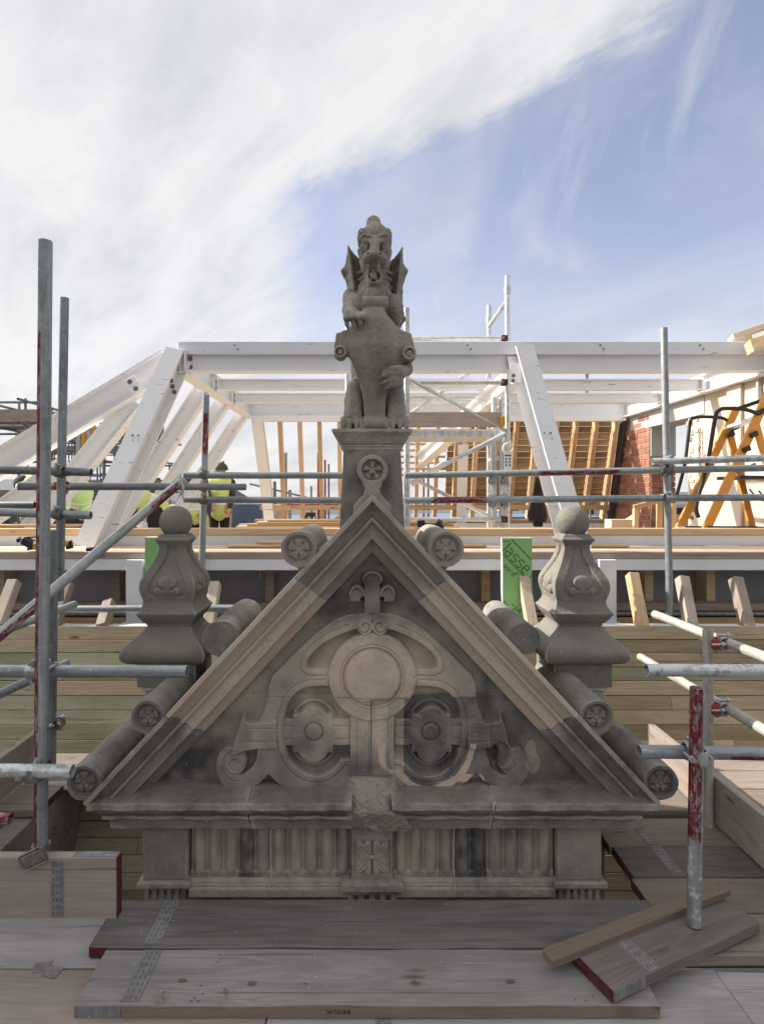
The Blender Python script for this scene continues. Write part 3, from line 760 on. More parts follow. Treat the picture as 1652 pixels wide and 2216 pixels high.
# horizontal cornice
CORN = [(2.53, .356), (2.46, .352), (2.345, .339), (2.338, .336), (2.336, .332), (2.336, .311), (2.338, .309), (2.354, .308), (2.356, .302), (2.361, .291), (2.370, .281), (2.382, .274), (2.392, .271), (2.392, .266), (2.380, .264), (2.378, .262), (2.378, .252), (2.380, .250), (2.398, .248), (2.401, .244), (2.402, .201), (2.406, .196), (2.45, .192), (2.60, .190)]
CW = 1.172
def cornice(name, xa, xb, mat, ends, seed):
    rings = []; n = 14
    for k in range(n+1):
        r = []
        for y, z in CORN:
            d = min(y, 2.42)-2.336
            a = xa+(d if ends[0] else 0); b = xb-(d if ends[1] else 0); x = a+(b-a)*k/n
            w = .0022*math.sin(x*31+z*50+seed)+.0016*math.sin(x*77+z*20)
            r.append((x, y+(w if y < 2.5 else 0), z+w*.4))
        r += [(rings and x or x, 2.96, .190), (x, 2.96, .34)]
        rings.append(r)
    return link(name, loft(rings, smooth=True, sharp=15), mat, gable)
cornice('cornice_stone', CX-CW, -.497, M['stone_old'], (1, 0), 1); cornice('cornice_stone', -.493, CX-.085, M['stone_dark'], (0, 0), 2)
cornice('cornice_stone', CX+.080, .520, M['stone_old'], (0, 0), 3); cornice('cornice_stone', .5235, CX+CW, M['stone_old'], (0, 1), 4)
for x, r in ((-.495, .0022), (.5218, .003)):
    pts = [(x+random.uniform(-.005, .005)+(.35-z)*.10*(1 if x < 0 else -.4), y-.001, z) for y, z in CORN[1:22]]
    o = bent_pipe('mortar_joint', pts, r, M['mortar'], gable, 6, spline=False)
# broken block in the middle of the cornice
vx = Vox((CX-.19, 2.28, .17), (CX+.18, 2.56, .42), .004)
FR = []
_rg = random.Random(19)
for (x, y, z, nx, ny, nz) in ((0, 2.432, .390, .05, -.72, .68), (-.02, 2.372, .315, -.08, -.93, .36), (.03, 2.362, .285, .12, -.98, .1), (0, 2.358, .262, 0, -.97, -.25), (0, 2.398, .205, 0, -.9, -.42), (-.098, 2.42, .372, -.86, -.3, .42), (.100, 2.42, .365, .85, -.3, .43),
                              (-.150, 2.40, .285, -.62, -.6, .5), (.132, 2.40, .275, .8, -.5, .33), (-.055, 2.385, .338, -.45, -.8, .42), (.062, 2.388, .345, .5, -.75, .42), (-.09, 2.372, .25, -.5, -.85, -.1), (.02, 2.40, .358, .25, -.75, .62)):
    l = math.sqrt(nx*nx+ny*ny+nz*nz); FR.append((x, y, z, nx/l, ny/l, nz/l))
def rock(x, y, z):
    d = np.maximum(np.abs(x-CX)-.165, np.maximum(z-.393, .187-z)); d = np.maximum(d, y-2.54)
    q = .022*(vnoise(x*.8+z*.7, y+z*.5, 21, 18)-.5)+.012*np.abs(vnoise(x-z, y+z, 22, 34)-.5)+.006*(vnoise(x+z, y-z*2, 25, 90)-.5)
    for (a, b, c, nx, ny, nz) in FR: d = np.maximum(d, (x-CX-a)*nx+(y-b)*ny+(z-c)*nz)
    return d+q
vx.fun((-9, -9, -9), (9, 9, 9), rock); me, _, _ = vx.mesh(); link('broken_keystone', me, M['stone_broken'], gable)
block('keystone_seat', CX-.100, CX+.098, 2.462, 2.53, .385, .397, M['mortar'], gable, .004)

# frieze: end blocks, reeded panels, central leaf block
for s in (-1, 1):
    xa, xb = sorted((CX+s*.800, CX+s*.985))
    def hb(X, Z): return .004*vnoise(X, Z, 31, 18)+.010*(vnoise(X, Z, 32, 6)-.4)
    relief('end_block', xa, xb, -.050, .186, .006, hb, 2.452, M['stone_block'], gable, back=.10)
    block('end_block_body', xa+.004, xb-.004, 2.47, 2.96, -.04, .186, M['stone_block'], gable, .008)
    r = [[(x, y, z) for x, y in ((xa-g, 2.455-g), (xb+g, 2.455-g), (xb+g, 2.98), (xa-g, 2.98))] for g, z in ((.0, -.042), (.004, -.05), (.018, -.054), (.022, -.058), (.022, -.074), (.012, -.080), (.012, -.086))]
    link('end_base_moulding', loft(r), M['stone_old'], gable)
    for k in range(6):
        x = xa+.012+(xb-xa-.024)*k/5
        link('gutta', rev_mesh([(.014, -.135), (.010, -.086)], 8), M['stone_dark'], gable, Matrix.Translation((x, 2.462, 0)))
    block('gutta_bed', xa, xb, 2.472, 2.9, -.15, -.086, M['stone_dark'], gable, .004)
def reeds(X, Z, x0, x1, n):
    p = (x1-x0)/n; t = ((X-x0)/p) % 1.0
    reed = np.clip(1-((t-.5)/.385)**2, 0, 1)**.6; fil = step(np.abs(np.abs(t-.5)-.5)-.07, .05)
    end = step(-(Z-(-.036+.006*np.abs(t-.5)*4)), .008)
    return .004+(.026*reed+.007*fil)*end+.018*(1-end)+.0015*(vnoise(X, Z, 41, 30)-.5)
for (x0, x1, n, sd) in ((CX-.786, CX-.440, 5, 1), (CX-.437, CX-.092, 5, 2), (CX+.092, CX+.352, 4, 3), (CX+.355, CX+.786, 6, 4)):
    rt = {1: (.62, .55, .60, .22, .40), 2: (.58, .64, .56, .66, .42), 3: (.62, .58, .66, .50), 4: (.26, .16, .52, .42, .50, .46)}[sd]
    def rtint(X, Z):
        i = np.clip(((X-x0)/(x1-x0)*n).astype(int), 0, n-1); a = vnoise(X, Z, 44, 22); b = vnoise(X, Z*.25, 45, 60)
        return np.clip(np.array(rt)[i]+.22*(a-.5)+.25*(b-.5)-.16*step(Z+.030, .05), .05, 1)
    relief('reeded_panel', x0, x1, -.055, .186, .003, lambda X, Z: reeds(X, Z, x0, x1, n), 2.495, M['stone_relief'], gable, back=.05, tint=rtint)
    rings = [[(x, y, z) for y, z in ((2.51, -.052), (2.468, -.053), (2.452, -.060), (2.452, -.068), (2.447, -.071), (2.447, -.078), (2.441, -.081), (2.438, -.086), (2.438, -.116), (2.445, -.119), (2.51, -.119))] for x in (x0+.001, x1-.001)]
    link('base_moulding', loft(rings), M['stone_frieze'] if sd != 4 else M['stone_dark'], gable)
for x in (CX-.4385, CX+.3535): bent_pipe('mortar_joint', [(x+random.uniform(-.002, .002), 2.466 if z > -.05 else 2.437, z) for z in (.185, .14, .09, .05, .02, -.02, -.048, -.07, -.09, -.118)], .0026, M['mortar'], gable, 6, spline=False)
LEAF = crv([(30, 20), (60, -30), (150, -50), (250, -40), (330, 40, 0), (300, 60), (352, 90), (362, 180), (330, 195, 0), (322, 205, 0), (366, 250), (372, 370, 0), (250, 330), (205, 290, 0), (195, 300, 0), (150, 360), (60, 370), (20, 300), (12, 120)])
def leafs(X, Z):
    c = .107*2.42/F*10   # one picture pixel of the block's close view
    k = .0932*2.42/F; x = np.abs(X-CX)/k; y = np.abs(Z-.060)/k
    d = sd_poly(x, y*1.0, [(p[0], p[1]) for p in LEAF]); h = .026*step(d, 22)
    h *= .8+.2*np.clip(np.hypot(x-60, y-50)/300, 0, 1); h -= .005*step(np.abs((y-x*.98))-8, 14)*(d < -10); h -= .003*step(np.abs((y-x*.45-30))-5, 10)*(d < -10)*(x > 80); h -= .003*step(np.abs((y-x*2.1+20))-5, 10)*(d < -10)*(y > 80)
    h = np.maximum(h, .028*np.sqrt(np.clip(1-(np.hypot(x, y)/64)**2, 0, 1)))
    fr = sd_box(X, Z, CX-.078, CX+.078, -.022, .150)
    return h+.002*(vnoise(X, Z, 51, 40)-.5)+.004*step(-fr, .004)
relief('leaf_block', CX-.088, CX+.088, -.040, .182, .0022, leafs, 2.448, M['stone_block'], gable, back=.08)
r = [[(x, y, z) for x, y in ((CX-.100-g, 2.44-g), (CX+.100+g, 2.44-g), (CX+.100+g, 2.54), (CX-.100-g, 2.54))] for g, z in ((-.004, -.038), (.020, -.043), (.032, -.048), (.032, -.074), (.026, -.077), (.022, -.085), (.012, -.089), (.012, -.100), (.006, -.102))]
link('centre_base_moulding', loft(r), M['stone_dark'], gable)
for k in range(5): link('gutta', rev_mesh([(.017, -.16), (.012, -.102)], 8), M['stone_dark'], gable, Matrix.Translation((CX-.092+.184*k/4, 2.445, 0)))
block('plinth_course', CX-.93, CX+.93, 2.464, 2.55, -.30, -.121, M['stone_dark'], gable, .004)
# rubble lying under the frieze
for k in range(26):
    a = random.uniform(.20, .80) if k < 16 else random.uniform(-.8, .2); r0 = random.uniform(.008, .022)
    pts = []
    bm = bmesh.new(); bmesh.ops.create_icosphere(bm, subdivisions=1, radius=r0)
    lab_ = 'pale stone chip lying in the gap at the right, under the darkest reeds' if a > .45 else 'stone chip lying in the gap just right of the leaf block' if a > .2 else 'stone chip lying in the gap under the left reeded panel'
    for v in bm.verts: v.co *= random.uniform(.6, 1.2)
    me = bpy.data.meshes.new('chip'); bm.to_mesh(me); bm.free()
    o = link('stone_chip', me, M['rubble'], None, Matrix.Translation((a, random.uniform(2.285, 2.33), -.135+r0*.6)))
    tag(o, lab_, 'rubble', 'stone chips under the frieze')
block('rubble_ledge', .16, .82, 2.262, 2.45, -.20, -.135, M['stone_dark'], gable, .01); block('rubble_ledge', -.82, -.2, 2.275, 2.45, -.20, -.138, M['stone_dark'], gable, .01)
tag(block('bedding_ledge', -1.0, 1.05, 2.30, 2.46, -.26, -.20, M['stone_dark'], gable, .01))

# pedestal with carved wheel
pz0, pz1 = 1.46, 1.80
def ped_y(Z): return 2.452+.018*(Z-1.46)/.34
def pedh(X, Z):
    Yp = 2.365; u = U0+X/Yp*F; v = V0+(H-Z)/Yp*F
    x = (u-805)/.1979+766; y = (v-912)/.1979
    ring = sd_circ(x, y, 768, 530, 172)
    neck = sd_poly(x, y, [(655, 640), (660, 690), (690, 745), (672, 800), (560, 930), (560, 1100), (975, 1100), (975, 930), (865, 800), (845, 745), (872, 690), (878, 640)])
    d = np.minimum(ring, neck); h = .098*step(d, 10)
    r = np.hypot(x-768, y-530); a = np.arctan2(530-y, x-768)
    rec = step(r-116, 9); h -= .030*rec
    lob = (np.cos(5*(a-math.pi/2)) > -.2)*step(np.abs(r-70)-40, 14); h += .014*lob*rec
    h += .020*np.sqrt(np.clip(1-(r/48)**2, 0, 1))
    return h-.018*(Z-1.46)/.34+.0012*(vnoise(X, Z, 61, 50)-.5)
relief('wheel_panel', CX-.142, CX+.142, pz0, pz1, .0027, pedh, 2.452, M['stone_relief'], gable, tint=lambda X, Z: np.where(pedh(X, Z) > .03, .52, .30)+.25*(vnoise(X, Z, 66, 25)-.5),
       keep=lambda X, Z: (np.abs(X-CX) < .141-.016*(Z-pz0)/.34) & (Z > AZ-.026-np.abs(X-CX)*1.0697), back=.02)
def sq(hw, z, cy=2.60, hy=None): hy = hw if hy is None else hy; return [(CX-hw, cy-hy, z), (CX+hw, cy-hy, z), (CX+hw, cy+hy, z), (CX-hw, cy+hy, z)]
link('pedestal_shaft', loft([sq(.1395, 1.425, hy=.1415), sq(.1395, 1.46, hy=.1415), sq(.1245, 1.798, hy=.1235)]), M['stone_old'], gable)
link('pedestal_neck', loft([sq(.1265, 1.799), sq(.132, 1.806), sq(.132, 1.815), sq(.136, 1.818), sq(.1365, 1.826)]), M['stone_top'], gable)
link('pedestal_cap', loft([sq(.137, 1.827), sq(.143, 1.832), sq(.149, 1.842), sq(.156, 1.855), sq(.163, 1.866), sq(.169, 1.874), sq(.172, 1.878), sq(.172, 1.888), sq(.170, 1.891)]), M['stone_statue'], gable)

# ------------------------------------------------------------------ finials
FP = [(202, 1310), (202, 1152), (230, 1149), (255, 1143), (275, 1132), (287, 1112), (291, 1088), (285, 1062), (270, 1038), (248, 1012), (225, 988), (200, 962), (180, 938), (166, 915), (158, 897), (150, 893), (150, 885), (156, 883), (156, 872), (166, 868), (180, 852), (193, 834), (203, 818), (210, 806), (210, 802), (198, 790), (184, 768), (174, 745), (170, 722), (176, 700), (186, 672), (192, 640), (192, 610), (186, 580), (174, 552), (158, 522), (140, 490), (122, 455), (107, 420), (97, 390), (91, 368), (90, 352), (90, 338), (96, 326), (106, 312), (116, 300), (116, 292), (104, 284), (95, 272), (90, 262), (78, 256)]
def finial(side, label):
    cxf = CX+(1.024 if side > 0 else -.995); cy = 2.90
    t = thing('stone_finial', label, 'finial', (cxf, cy, .68), 'stone finials flanking the gable')
    k = .3106*2.78/F
    def zof(y, hw): return H-((1075.5+.3106*y)-V0)/F*(cy-hw*.75)
    prof = [(a*k, zof(b, a*k)) for a, b in FP]
    mz = lambda z0, z1: [(h, z) for h, z in prof if z0 <= z <= z1]
    # body as four fine faces; the front carries a sunk tear-shaped panel with a trefoil
    zs_all = []
    for (h0, z0), (h1, z1) in zip(prof[:-1], prof[1:]):
        n = max(1, int(abs(z1-z0)/.006)); zs_all += [(h0+(h1-h0)*i/n, z0+(z1-z0)*i/n) for i in range(n)]
    zs_all.append(prof[-1]); zs_all = np.array(zs_all); nz = len(zs_all); nu = 44
    tt = np.linspace(-1, 1, nu)
    hw = zs_all[:, 0][:, None]; ZZ = zs_all[:, 1][:, None]+0*tt[None]; XX = hw*tt[None]
    X2 = XX/k; Y2 = (V0+(H-ZZ)*F/(cy-hw*.75)-1075.5)/.3106
    tear = crv([(-30, 350, 0), (30, 350, 0), (34, 400), (58, 470), (100, 550), (128, 610), (132, 660), (105, 690), (70, 688), (48, 668, 0), (20, 668, 0), (-20, 668, 0), (-48, 668, 0), (-70, 688), (-105, 690), (-132, 660), (-128, 610), (-100, 550), (-58, 470), (-34, 400)])
    dt = sd_poly(X2, Y2, tear); dep = -.011*step(dt, 9)
    tre = np.minimum(sd_ell(X2, Y2, 0, 592, 66, 48), np.minimum(sd_ell(X2, Y2, -52, 652, 40, 32), sd_ell(X2, Y2, 52, 652, 40, 32))); tre = np.minimum(tre, sd_box(X2, Y2, -26, 26, 600, 690))
    eye = np.minimum(sd_poly(X2, Y2, [(-64, 612), (-20, 640), (-26, 652), (-40, 640)]), sd_poly(X2, Y2, [(64, 612), (20, 640), (26, 652), (40, 640)]))
    dep = np.where(dt < 2, np.maximum(dep, -.011+.015*step(tre, 12)-.008*step(eye, 8)), dep)
    V = []; Q = []
    def addface(fx):
        b = len(V)
        for i in range(nz):
            for j in range(nu): V.append(fx(i, j))
        for i in range(nz-1):
            for j in range(nu-1): a = b+i*nu+j; Q.append((a, a+1, a+nu+1, a+nu))
    addface(lambda i, j: (cxf+XX[i, j], cy-hw[i, 0]-dep[i, j], ZZ[i, j]))
    addface(lambda i, j: (cxf+hw[i, 0]+dep[i, j], cy+XX[i, j], ZZ[i, j]))
    addface(lambda i, j: (cxf-XX[i, j], cy+hw[i, 0], ZZ[i, j]))
    addface(lambda i, j: (cxf-hw[i, 0]-dep[i, j], cy-XX[i, j], ZZ[i, j]))
    me = mesh(V, Q); bm = bmesh.new(); bm.from_mesh(me); bmesh.ops.remove_doubles(bm, verts=bm.verts[:], dist=.0004); bm.to_mesh(me); bm.free()
    me.shade_smooth(); me.set_sharp_from_angle(angle=math.radians(42))
    link('finial_body', me, M['stone_finial'], t)
    zb = H-(1075.5+.3106*172-V0)/F*cy
    pr = [(.0015, -.0815)]+[(.0815*math.sin(a), -.0815*math.cos(a)) for a in np.linspace(.1, math.pi-.02, 28)]
    link('ball', rev_mesh(pr, 40), M['stone_finial'], t, Matrix.Translation((cxf, cy, zb)))
    # pier below
    ztop = prof[0][1]
    block('mortar_bed', cxf-.125, cxf+.125, cy-.13, cy+.13, ztop-.022, ztop-.0005, M['mortar'], t, .004)
    block('pier', cxf-.118, cxf+.118, cy-.125, cy+.16, -2.5, ztop-.0225, M['stone_old'], t, .012)
    return t
finial(-1, 'dark stone ball finial left of the carved gable, beside the green board and the workers')
finial(1, 'stone ball finial right of the gable with sunlit ball, before the printed green board')
# ------------------------------------------------------------------ the stone beast with the shield
YS = 2.62
statue = thing('beast_statue', 'seated winged stone beast with open jaws holding a scrolled shield on the pedestal', 'statue', (CX, YS, 1.891))
def C(x, y, dy=0.0): return P(653.9+.2408*x, 430.2+.2408*y, YS+dy)
def R(px, dy=0.0): return px*.2408*(YS+dy)/F
vb = Vox((CX-.190, YS-.310, 1.886), (CX+.19, YS+.20, 2.93), .0033)
def E(x, y, dy, rx, rz, ry, k=.012, cut=False, rot=None): vb.ell(C(x, y, dy), (R(rx, dy), ry, R(rz, dy)), k, cut, None, rot)
def K(x0, y0, d0, x1, y1, d1, r0, r1=None, k=.010, cut=False): vb.cap(C(x0, y0, d0), C(x1, y1, d1), R(r0, d0), R(r0 if r1 is None else r1, d1), k, cut)
# trunk, haunches, back
E(650, 1560, .05, 215, 520, .125, .02); E(650, 1150, .05, 190, 330, .115, .03); E(645, 900, .02, 150, 170, .09, .03)
for s in (-1, 1):
    E(650+s*185, 1850, -.02, 88, 225, .115, .018); E(650+s*205, 1960, -.05, 70, 120, .09, .02)
    K(650+s*170, 1700, -.09, 650+s*160, 1990, -.12, 62, 48, .02)
    for i, tx in enumerate((92, 150, 212, 268)):                       # hind paws, four toes each
        x = 650+s*(tx+10); K(x, 1985, -.085, x+s*4, 2010, -.135, 33, 30, .008); K(x+s*4, 2010, -.135, x+s*5, 2050, -.150, 30, 24, .006); K(x+s*5, 2052, -.150, x+s*5, 2076, -.160, 12, 5, .003)
# plinth
vb.fun((CX-.155, YS-.14, 1.886), (CX+.16, YS+.14, 1.905), lambda x, y, z: np.maximum(np.maximum(np.abs(x-CX)-.150, np.abs(y-YS)-.140), z-1.899), .004)
# shoulders, neck and its rings
E(480, 990, -.03, 95, 130, .075, .02); E(815, 1010, -.03, 95, 150, .075, .02)
K(650, 930, .0, 650, 520, .06, 150, 120, .02); E(650, 860, -.05, 120, 90, .055, .02)
for i in range(4):
    y = 812+i*20; vb.cap(C(560+i*-6, y+24, -.085), C(650, y, -.112), R(11), R(12), .005); vb.cap(C(650, y, -.112), C(742+i*6, y+24, -.085), R(12), R(11), .005)
for i in range(5):                                                      # folds of the mane right and left
    y = 640+i*62; K(738, y, -.035, 800, y+36, .0, 17, 15, .008); K(562, y, -.035, 505, y+30, .0, 16, 14, .008)
# head
E(650, 390, .01, 138, 150, .105, .02); E(650, 520, .02, 122, 190, .09, .02)
K(640, 222, -.01, 640, 320, -.045, 66, 64, .004); K(636, 222, .09, 640, 300, .0, 60, 64, .006)      # crest
for s in (-1, 1):
    E(650+s*114, 338, -.02, 42, 58, .05, .010); K(650+s*116, 325, -.03, 650+s*130, 420, -.0, 28, 22, .010)     # ear lumps
    E(650+s*72, 352, -.098, 66, 30, .036, .008, rot=Quaternion((0, 1, 0), math.radians(-s*14)))                # brow
    K(650+s*34, 392, -.128, 650+s*116, 352, -.098, 20, 26, .006)
    K(650+s*120, 470, -.02, 650+s*92, 640, -.06, 36, 30, .014); K(650+s*95, 600, -.06, 650+s*52, 745, -.085, 26, 24, .010)   # cheek and jaw
    E(650+s*58, 545, -.135, 54, 54, .040, .012)
for s in (-1, 1): E(650+s*68, 436, -.108, 44, 36, .042, .005, True)                                              # eye hollows
for s in (-1, 1): E(650+s*66, 434, -.080, 23, 20, .015, .003)
K(648, 375, -.105, 645, 500, -.150, 36, 46, .014); E(645, 512, -.163, 56, 34, .026, .010)
for s in (-1, 1):
    E(645+s*50, 500, -.165, 15, 12, .018, .004, True); K(645+s*30, 470, -.16, 645+s*62, 490, -.14, 9, 11, .006)
    for q in range(3): K(645+s*(72+q*12), 530+q*22, -.155+q*.012, 645+s*(60+q*10), 545+q*20, -.165+q*.012, 5, 5, .003, True)
E(645, 690, -.075, 66, 92, .080, .014); E(643, 758, -.100, 58, 42, .040, .012)
E(645, 668, -.150, 56, 62, .075, .006, True)                                                                   # open mouth
K(645, 552, -.172, 645, 600, -.160, 5, 5, .003, True)
K(635, 668, -.105, 640, 700, -.128, 30, 28, .006); E(640, 655, -.118, 27, 22, .022, .005)
for x0, x1, y1 in ((594, 590, 672), (684, 676, 684)): K(x0, 598, -.148, x1, y1, -.142, 14, 4, .002)
for x0 in (610, 668): K(x0, 735, -.128, x0+2, 700, -.132, 11, 4, .002)
for s in (-1, 1): K(650+s*84, 560, -.085, 650+s*60, 700, -.105, 7, 6, .003, True)
# left forepaw over the shield, right forepaw round its waist
K(430, 880, .0, 420, 1000, -.10, 66, 60, .018); K(420, 1000, -.10, 462, 1052, -.205, 56, 60, .014)
for i, (x0, x1, y1) in enumerate(((400, 402, 1150), (452, 462, 1152), (505, 518, 1128), (550, 560, 1088))):
    K(x0, 1030+i*3, -.215, x0-4, 1072-i*5, -.252, 33, 31, .006); K(x0-4, 1072-i*5, -.252, x1, y1-14, -.246, 28, 19, .004)
    K(x0-4, 1072-i*5, -.262, x0-4, 1072-i*5, -.262, 26, 24, .004)
    K(x1, y1-10, -.246, x1+24-i*4, y1+52-i*8, -.222, 16, 3, .003)
K(905, 1420, -.02, 930, 1530, -.10, 66, 58, .018); K(930, 1530, -.10, 872, 1575, -.205, 54, 54, .014)
for i, (y0, x1, y1) in enumerate(((1528, 748, 1552), (1572, 728, 1588), (1622, 730, 1654), (1664, 770, 1696))):
    K(878, y0, -.205, 806, (y0+y1)/2-8, -.252, 33, 31, .006); K(806, (y0+y1)/2-8, -.252, x1, y1, -.246, 28, 18, .004); K(x1, y1, -.246, x1-50, y1+14, -.222, 14, 3, .003)
def chisel(v, amp=1.0):
    x, y, z = np.meshgrid(*v.ax, indexing='ij'); m = np.abs(v.f) < .02
    x, y, z = x[m], y[m], z[m]
    v.f[m] += (amp*(.0026*(vnoise(x+y*.6, z-y*.5, 71, 60)-.5)+.0022*(vnoise(x-y*.7, z*1.0+y*.4, 72, 130)-.5)+.0030*(vnoise(x+y, z+y, 73, 24)-.5))).astype(np.float32)
chisel(vb); me, _, _ = vb.mesh(); link('beast_body', me, M['stone_statue'], statue)

# shield with rolled top, volute ears and rolled foot
vs = Vox((CX-.185, YS-.265, 1.893), (CX+.185, YS-.02, 2.53), .0033)
SH = crv([(552, 985, 0), (735, 985, 0), (762, 1055), (825, 1130), (900, 1190), (975, 1225, 0), (988, 1290), (1004, 1345, 0), (950, 1450, 0), (905, 1480), (830, 1570), (780, 1680), (752, 1800), (742, 1970, 0), (556, 1970, 0), (552, 1880), (535, 1740), (480, 1560), (420, 1430), (350, 1405, 0), (286, 1350, 0), (296, 1290), (306, 1225, 0), (395, 1180), (500, 1085)])
def shield(x, y, z):
    x2, z2, y2 = x[:, 0, :], z[:, 0, :], y[0, :, 0]
    dy0 = -.155; Yp = YS+dy0; px = ((U0+x2/Yp*F)-653.9)/.2408; py = ((V0+(H-z2)/Yp*F)-430.2)/.2408
    d2 = sd_poly(px, py, SH)*.2408*Yp/F
    hwid = np.interp(py, [980, 1050, 1200, 1345, 1480, 1600, 1750, 1970], [150, 160, 300, 300, 255, 185, 125, 100]); bul = .095*np.clip(1-((px-645)/(hwid*1.12))**2, 0, 1)*np.interp(py, [980, 1100, 1350, 1700, 1970], [.55, .9, 1, .62, .35])*np.clip(1-((py-1380)/900)**2, .15, 1)
    ear = .050*np.clip((np.abs(px-645)-235)/110, 0, 1)**1.5
    ys = YS-.135-bul-ear
    e = np.abs(y2[None, :, None]-(ys[:, None, :]+.016))-.016
    return np.maximum(d2[:, None, :]+0*e, e)
lo = (CX-.185, YS-.265, 1.893); hi = (CX+.185, YS-.02, 2.53)
vs.fun(lo, hi, shield, .004)
def K2(x0, y0, d0, x1, y1, d1, r0, r1=None, k=.004, cut=False): vs.cap(C(x0, y0, d0), C(x1, y1, d1), R(r0, d0), R(r0 if r1 is None else r1, d1), k, cut)
def cyl(x0, x1, y, dy, r, k=.004): vs.cap(C(x0, y, dy), C(x1, y, dy), R(r, dy), R(r, dy), k)
def rod(x0, x1, yy, dy, r):
    a, b = C(x0, yy, dy), C(x1, yy, dy); rr = R(r, dy)
    vs.fun((a.x, a.y-rr, a.z-rr), (b.x, b.y+rr, b.z+rr), lambda x, y, z: np.maximum(np.hypot(y-a.y, z-a.z)-rr, np.abs(x-(a.x+b.x)/2)-(b.x-a.x)/2), .004)
rod(540, 768, 940, -.150, 62); rod(552, 752, 2020, -.145, 62)
for cx_, cy_, r in ((342, 1395, 56), (955, 1405, 62)):
    a = C(cx_, cy_, -.150); rr = R(r, -.15)
    vs.fun((a.x-rr, a.y-.045, a.z-rr), (a.x+rr, a.y+.03, a.z+rr), lambda x, y, z: np.maximum(np.abs(np.hypot(x-a.x, z-a.z)-rr*.80)-rr*.20, np.abs(y-a.y+.01)-.036), .004)
    vs.fun((a.x-rr, a.y-.045, a.z-rr), (a.x+rr, a.y+.03, a.z+rr), lambda x, y, z: np.maximum(np.hypot(x-a.x, z-a.z)-rr*.48, np.abs(y-a.y+.006)-.034), .002)
chisel(vs, .7); me, _, _ = vs.mesh(); link('shield', me, M['stone_statue'], statue)

# wings
for s, WG in ((-1, [(410, 455, 0), (470, 500), (545, 570, 0), (590, 700), (560, 900), (480, 1010, 0), (408, 1010, 0), (416, 930), (414, 850), (396, 745, 0), (372, 690), (340, 632, 0), (388, 565)]),
              (1, [(896, 465, 0), (835, 520), (765, 575, 0), (720, 720), (740, 900), (820, 1150, 0), (872, 1150, 0), (930, 1080, 0), (908, 1000), (897, 930), (906, 760, 0), (924, 700), (950, 634, 0), (906, 575)])):
    vw = Vox((CX+(-.20 if s < 0 else .02), YS-.06, 2.30), (CX+(-.02 if s < 0 else .20), YS+.14, 2.80), .0033)
    poly = crv(WG)
    def wing(x, y, z):
        x2, z2, y2 = x[:, 0, :], z[:, 0, :], y[0, :, 0]; Yp = YS+.03; px = ((U0+x2/Yp*F)-653.9)/.2408; py = ((V0+(H-z2)/Yp*F)-430.2)/.2408
        d2 = sd_poly(px, py, poly)*.2408*Yp/F
        rx = 415+(py-460)*.13 if s < 0 else 892-(py-470)*.11
        q = (px-rx)*s                                               # outward of the wing bone
        ys = YS+.02-.038*np.exp(-(q/30)**2)+.022*np.clip(q/60, 0, 1)+.020*np.clip(-q/110, 0, 1)+.007*np.sin(py/22+q*.03)*(q < -12)+.004*np.sin(py/15)*(q > 25)
        e = np.abs(y2[None, :, None]-(ys[:, None, :]+.018))-.018
        return np.maximum(d2[:, None, :]+0*e, e)
    lo = (CX-.2, YS-.06, 2.30); hi = (CX+.2, YS+.14, 2.80); vw.fun(lo, hi, wing, 0)
    chisel(vw, 1.2); me, _, _ = vw.mesh(); link('wing', me, M['stone_statue'], statue)
# ------------------------------------------------------------------ scaffold decks in front and at the sides
def nail_plate(parent, x, y, z, lx, ly, ang=0.0, vertical=False):
    """galvanised nail plate with two rows of slots, let into a board"""
    V = []; Q = []
    me = box_mesh(lx, ly, .0016, 0)
    mw = Matrix.Translation((x, y, z)) @ Matrix.Rotation(ang, 4, 'Z')
    if vertical: mw = Matrix.Translation((x, y, z)) @ Matrix.Rotation(math.radians(90), 4, 'X')
    o = link('nail_plate', me, M['zinc'], parent, mw)
    vs, fs = [], []
    n = int(ly/.024)
    for i in range(n):
        for j in (-1, 0, 1):
            cx, cy = j*lx*.30, -ly/2+ly*(i+.5)/n; b = len(vs)
            vs += [(cx-.0026, cy-.007, .0011), (cx+.0026, cy-.007, .0011), (cx+.0026, cy+.007, .0011), (cx-.0026, cy+.007, .0011)]; fs.append((b, b+1, b+2, b+3))
    s = link('slots', mesh(vs, fs), M['slot_pale'], o, mw)
    return o
def board(label, x0, x1, y0, y1, ztop, mat, group='scaffold boards of the deck', t=.038, red=None, name='scaffold_board', cat='board', rot=0.0, sag=0.0):
    c = ((x0+x1)/2, (y0+y1)/2, ztop-t/2)
    o = thing(name, label, cat, (c[0], c[1], ztop-t), group, rotz=rot)
    w = Matrix.Translation(c) @ Matrix.Rotation(rot, 4, 'Z')
    # slightly worn plank: edges waver
    L, W = x1-x0, y1-y0; n = max(4, int(L/.12)); rings = []
    sd = random.random()*50
    for k in range(n+1):
        x = -L/2+L*k/n; e1 = .0022*math.sin(x*9+sd)+.0014*math.sin(x*31+sd); e2 = .0022*math.sin(x*8+sd*2)+.0012*math.sin(x*27+sd); b = .0035
        zt = .0012*math.sin(x*5+sd)
        rings.append([(x, -W/2+e1, -t/2), (x, W/2+e2, -t/2), (x, W/2+e2, t/2-b+zt), (x, W/2-b+e2, t/2+zt), (x, -W/2+b+e1, t/2+zt), (x, -W/2+e1, t/2-b+zt)])
    me = loft(rings, smooth=True, sharp=30)
    link('plank', me, mat, o, w)
    for side in (red or ()):
        x = -L/2-.0012 if side < 0 else L/2+.0012
        link('painted_end', box_mesh(.004, W*.985, t*.96, 0), M['red_end'], o, w @ Matrix.Translation((x, 0, -.001)))
    return o
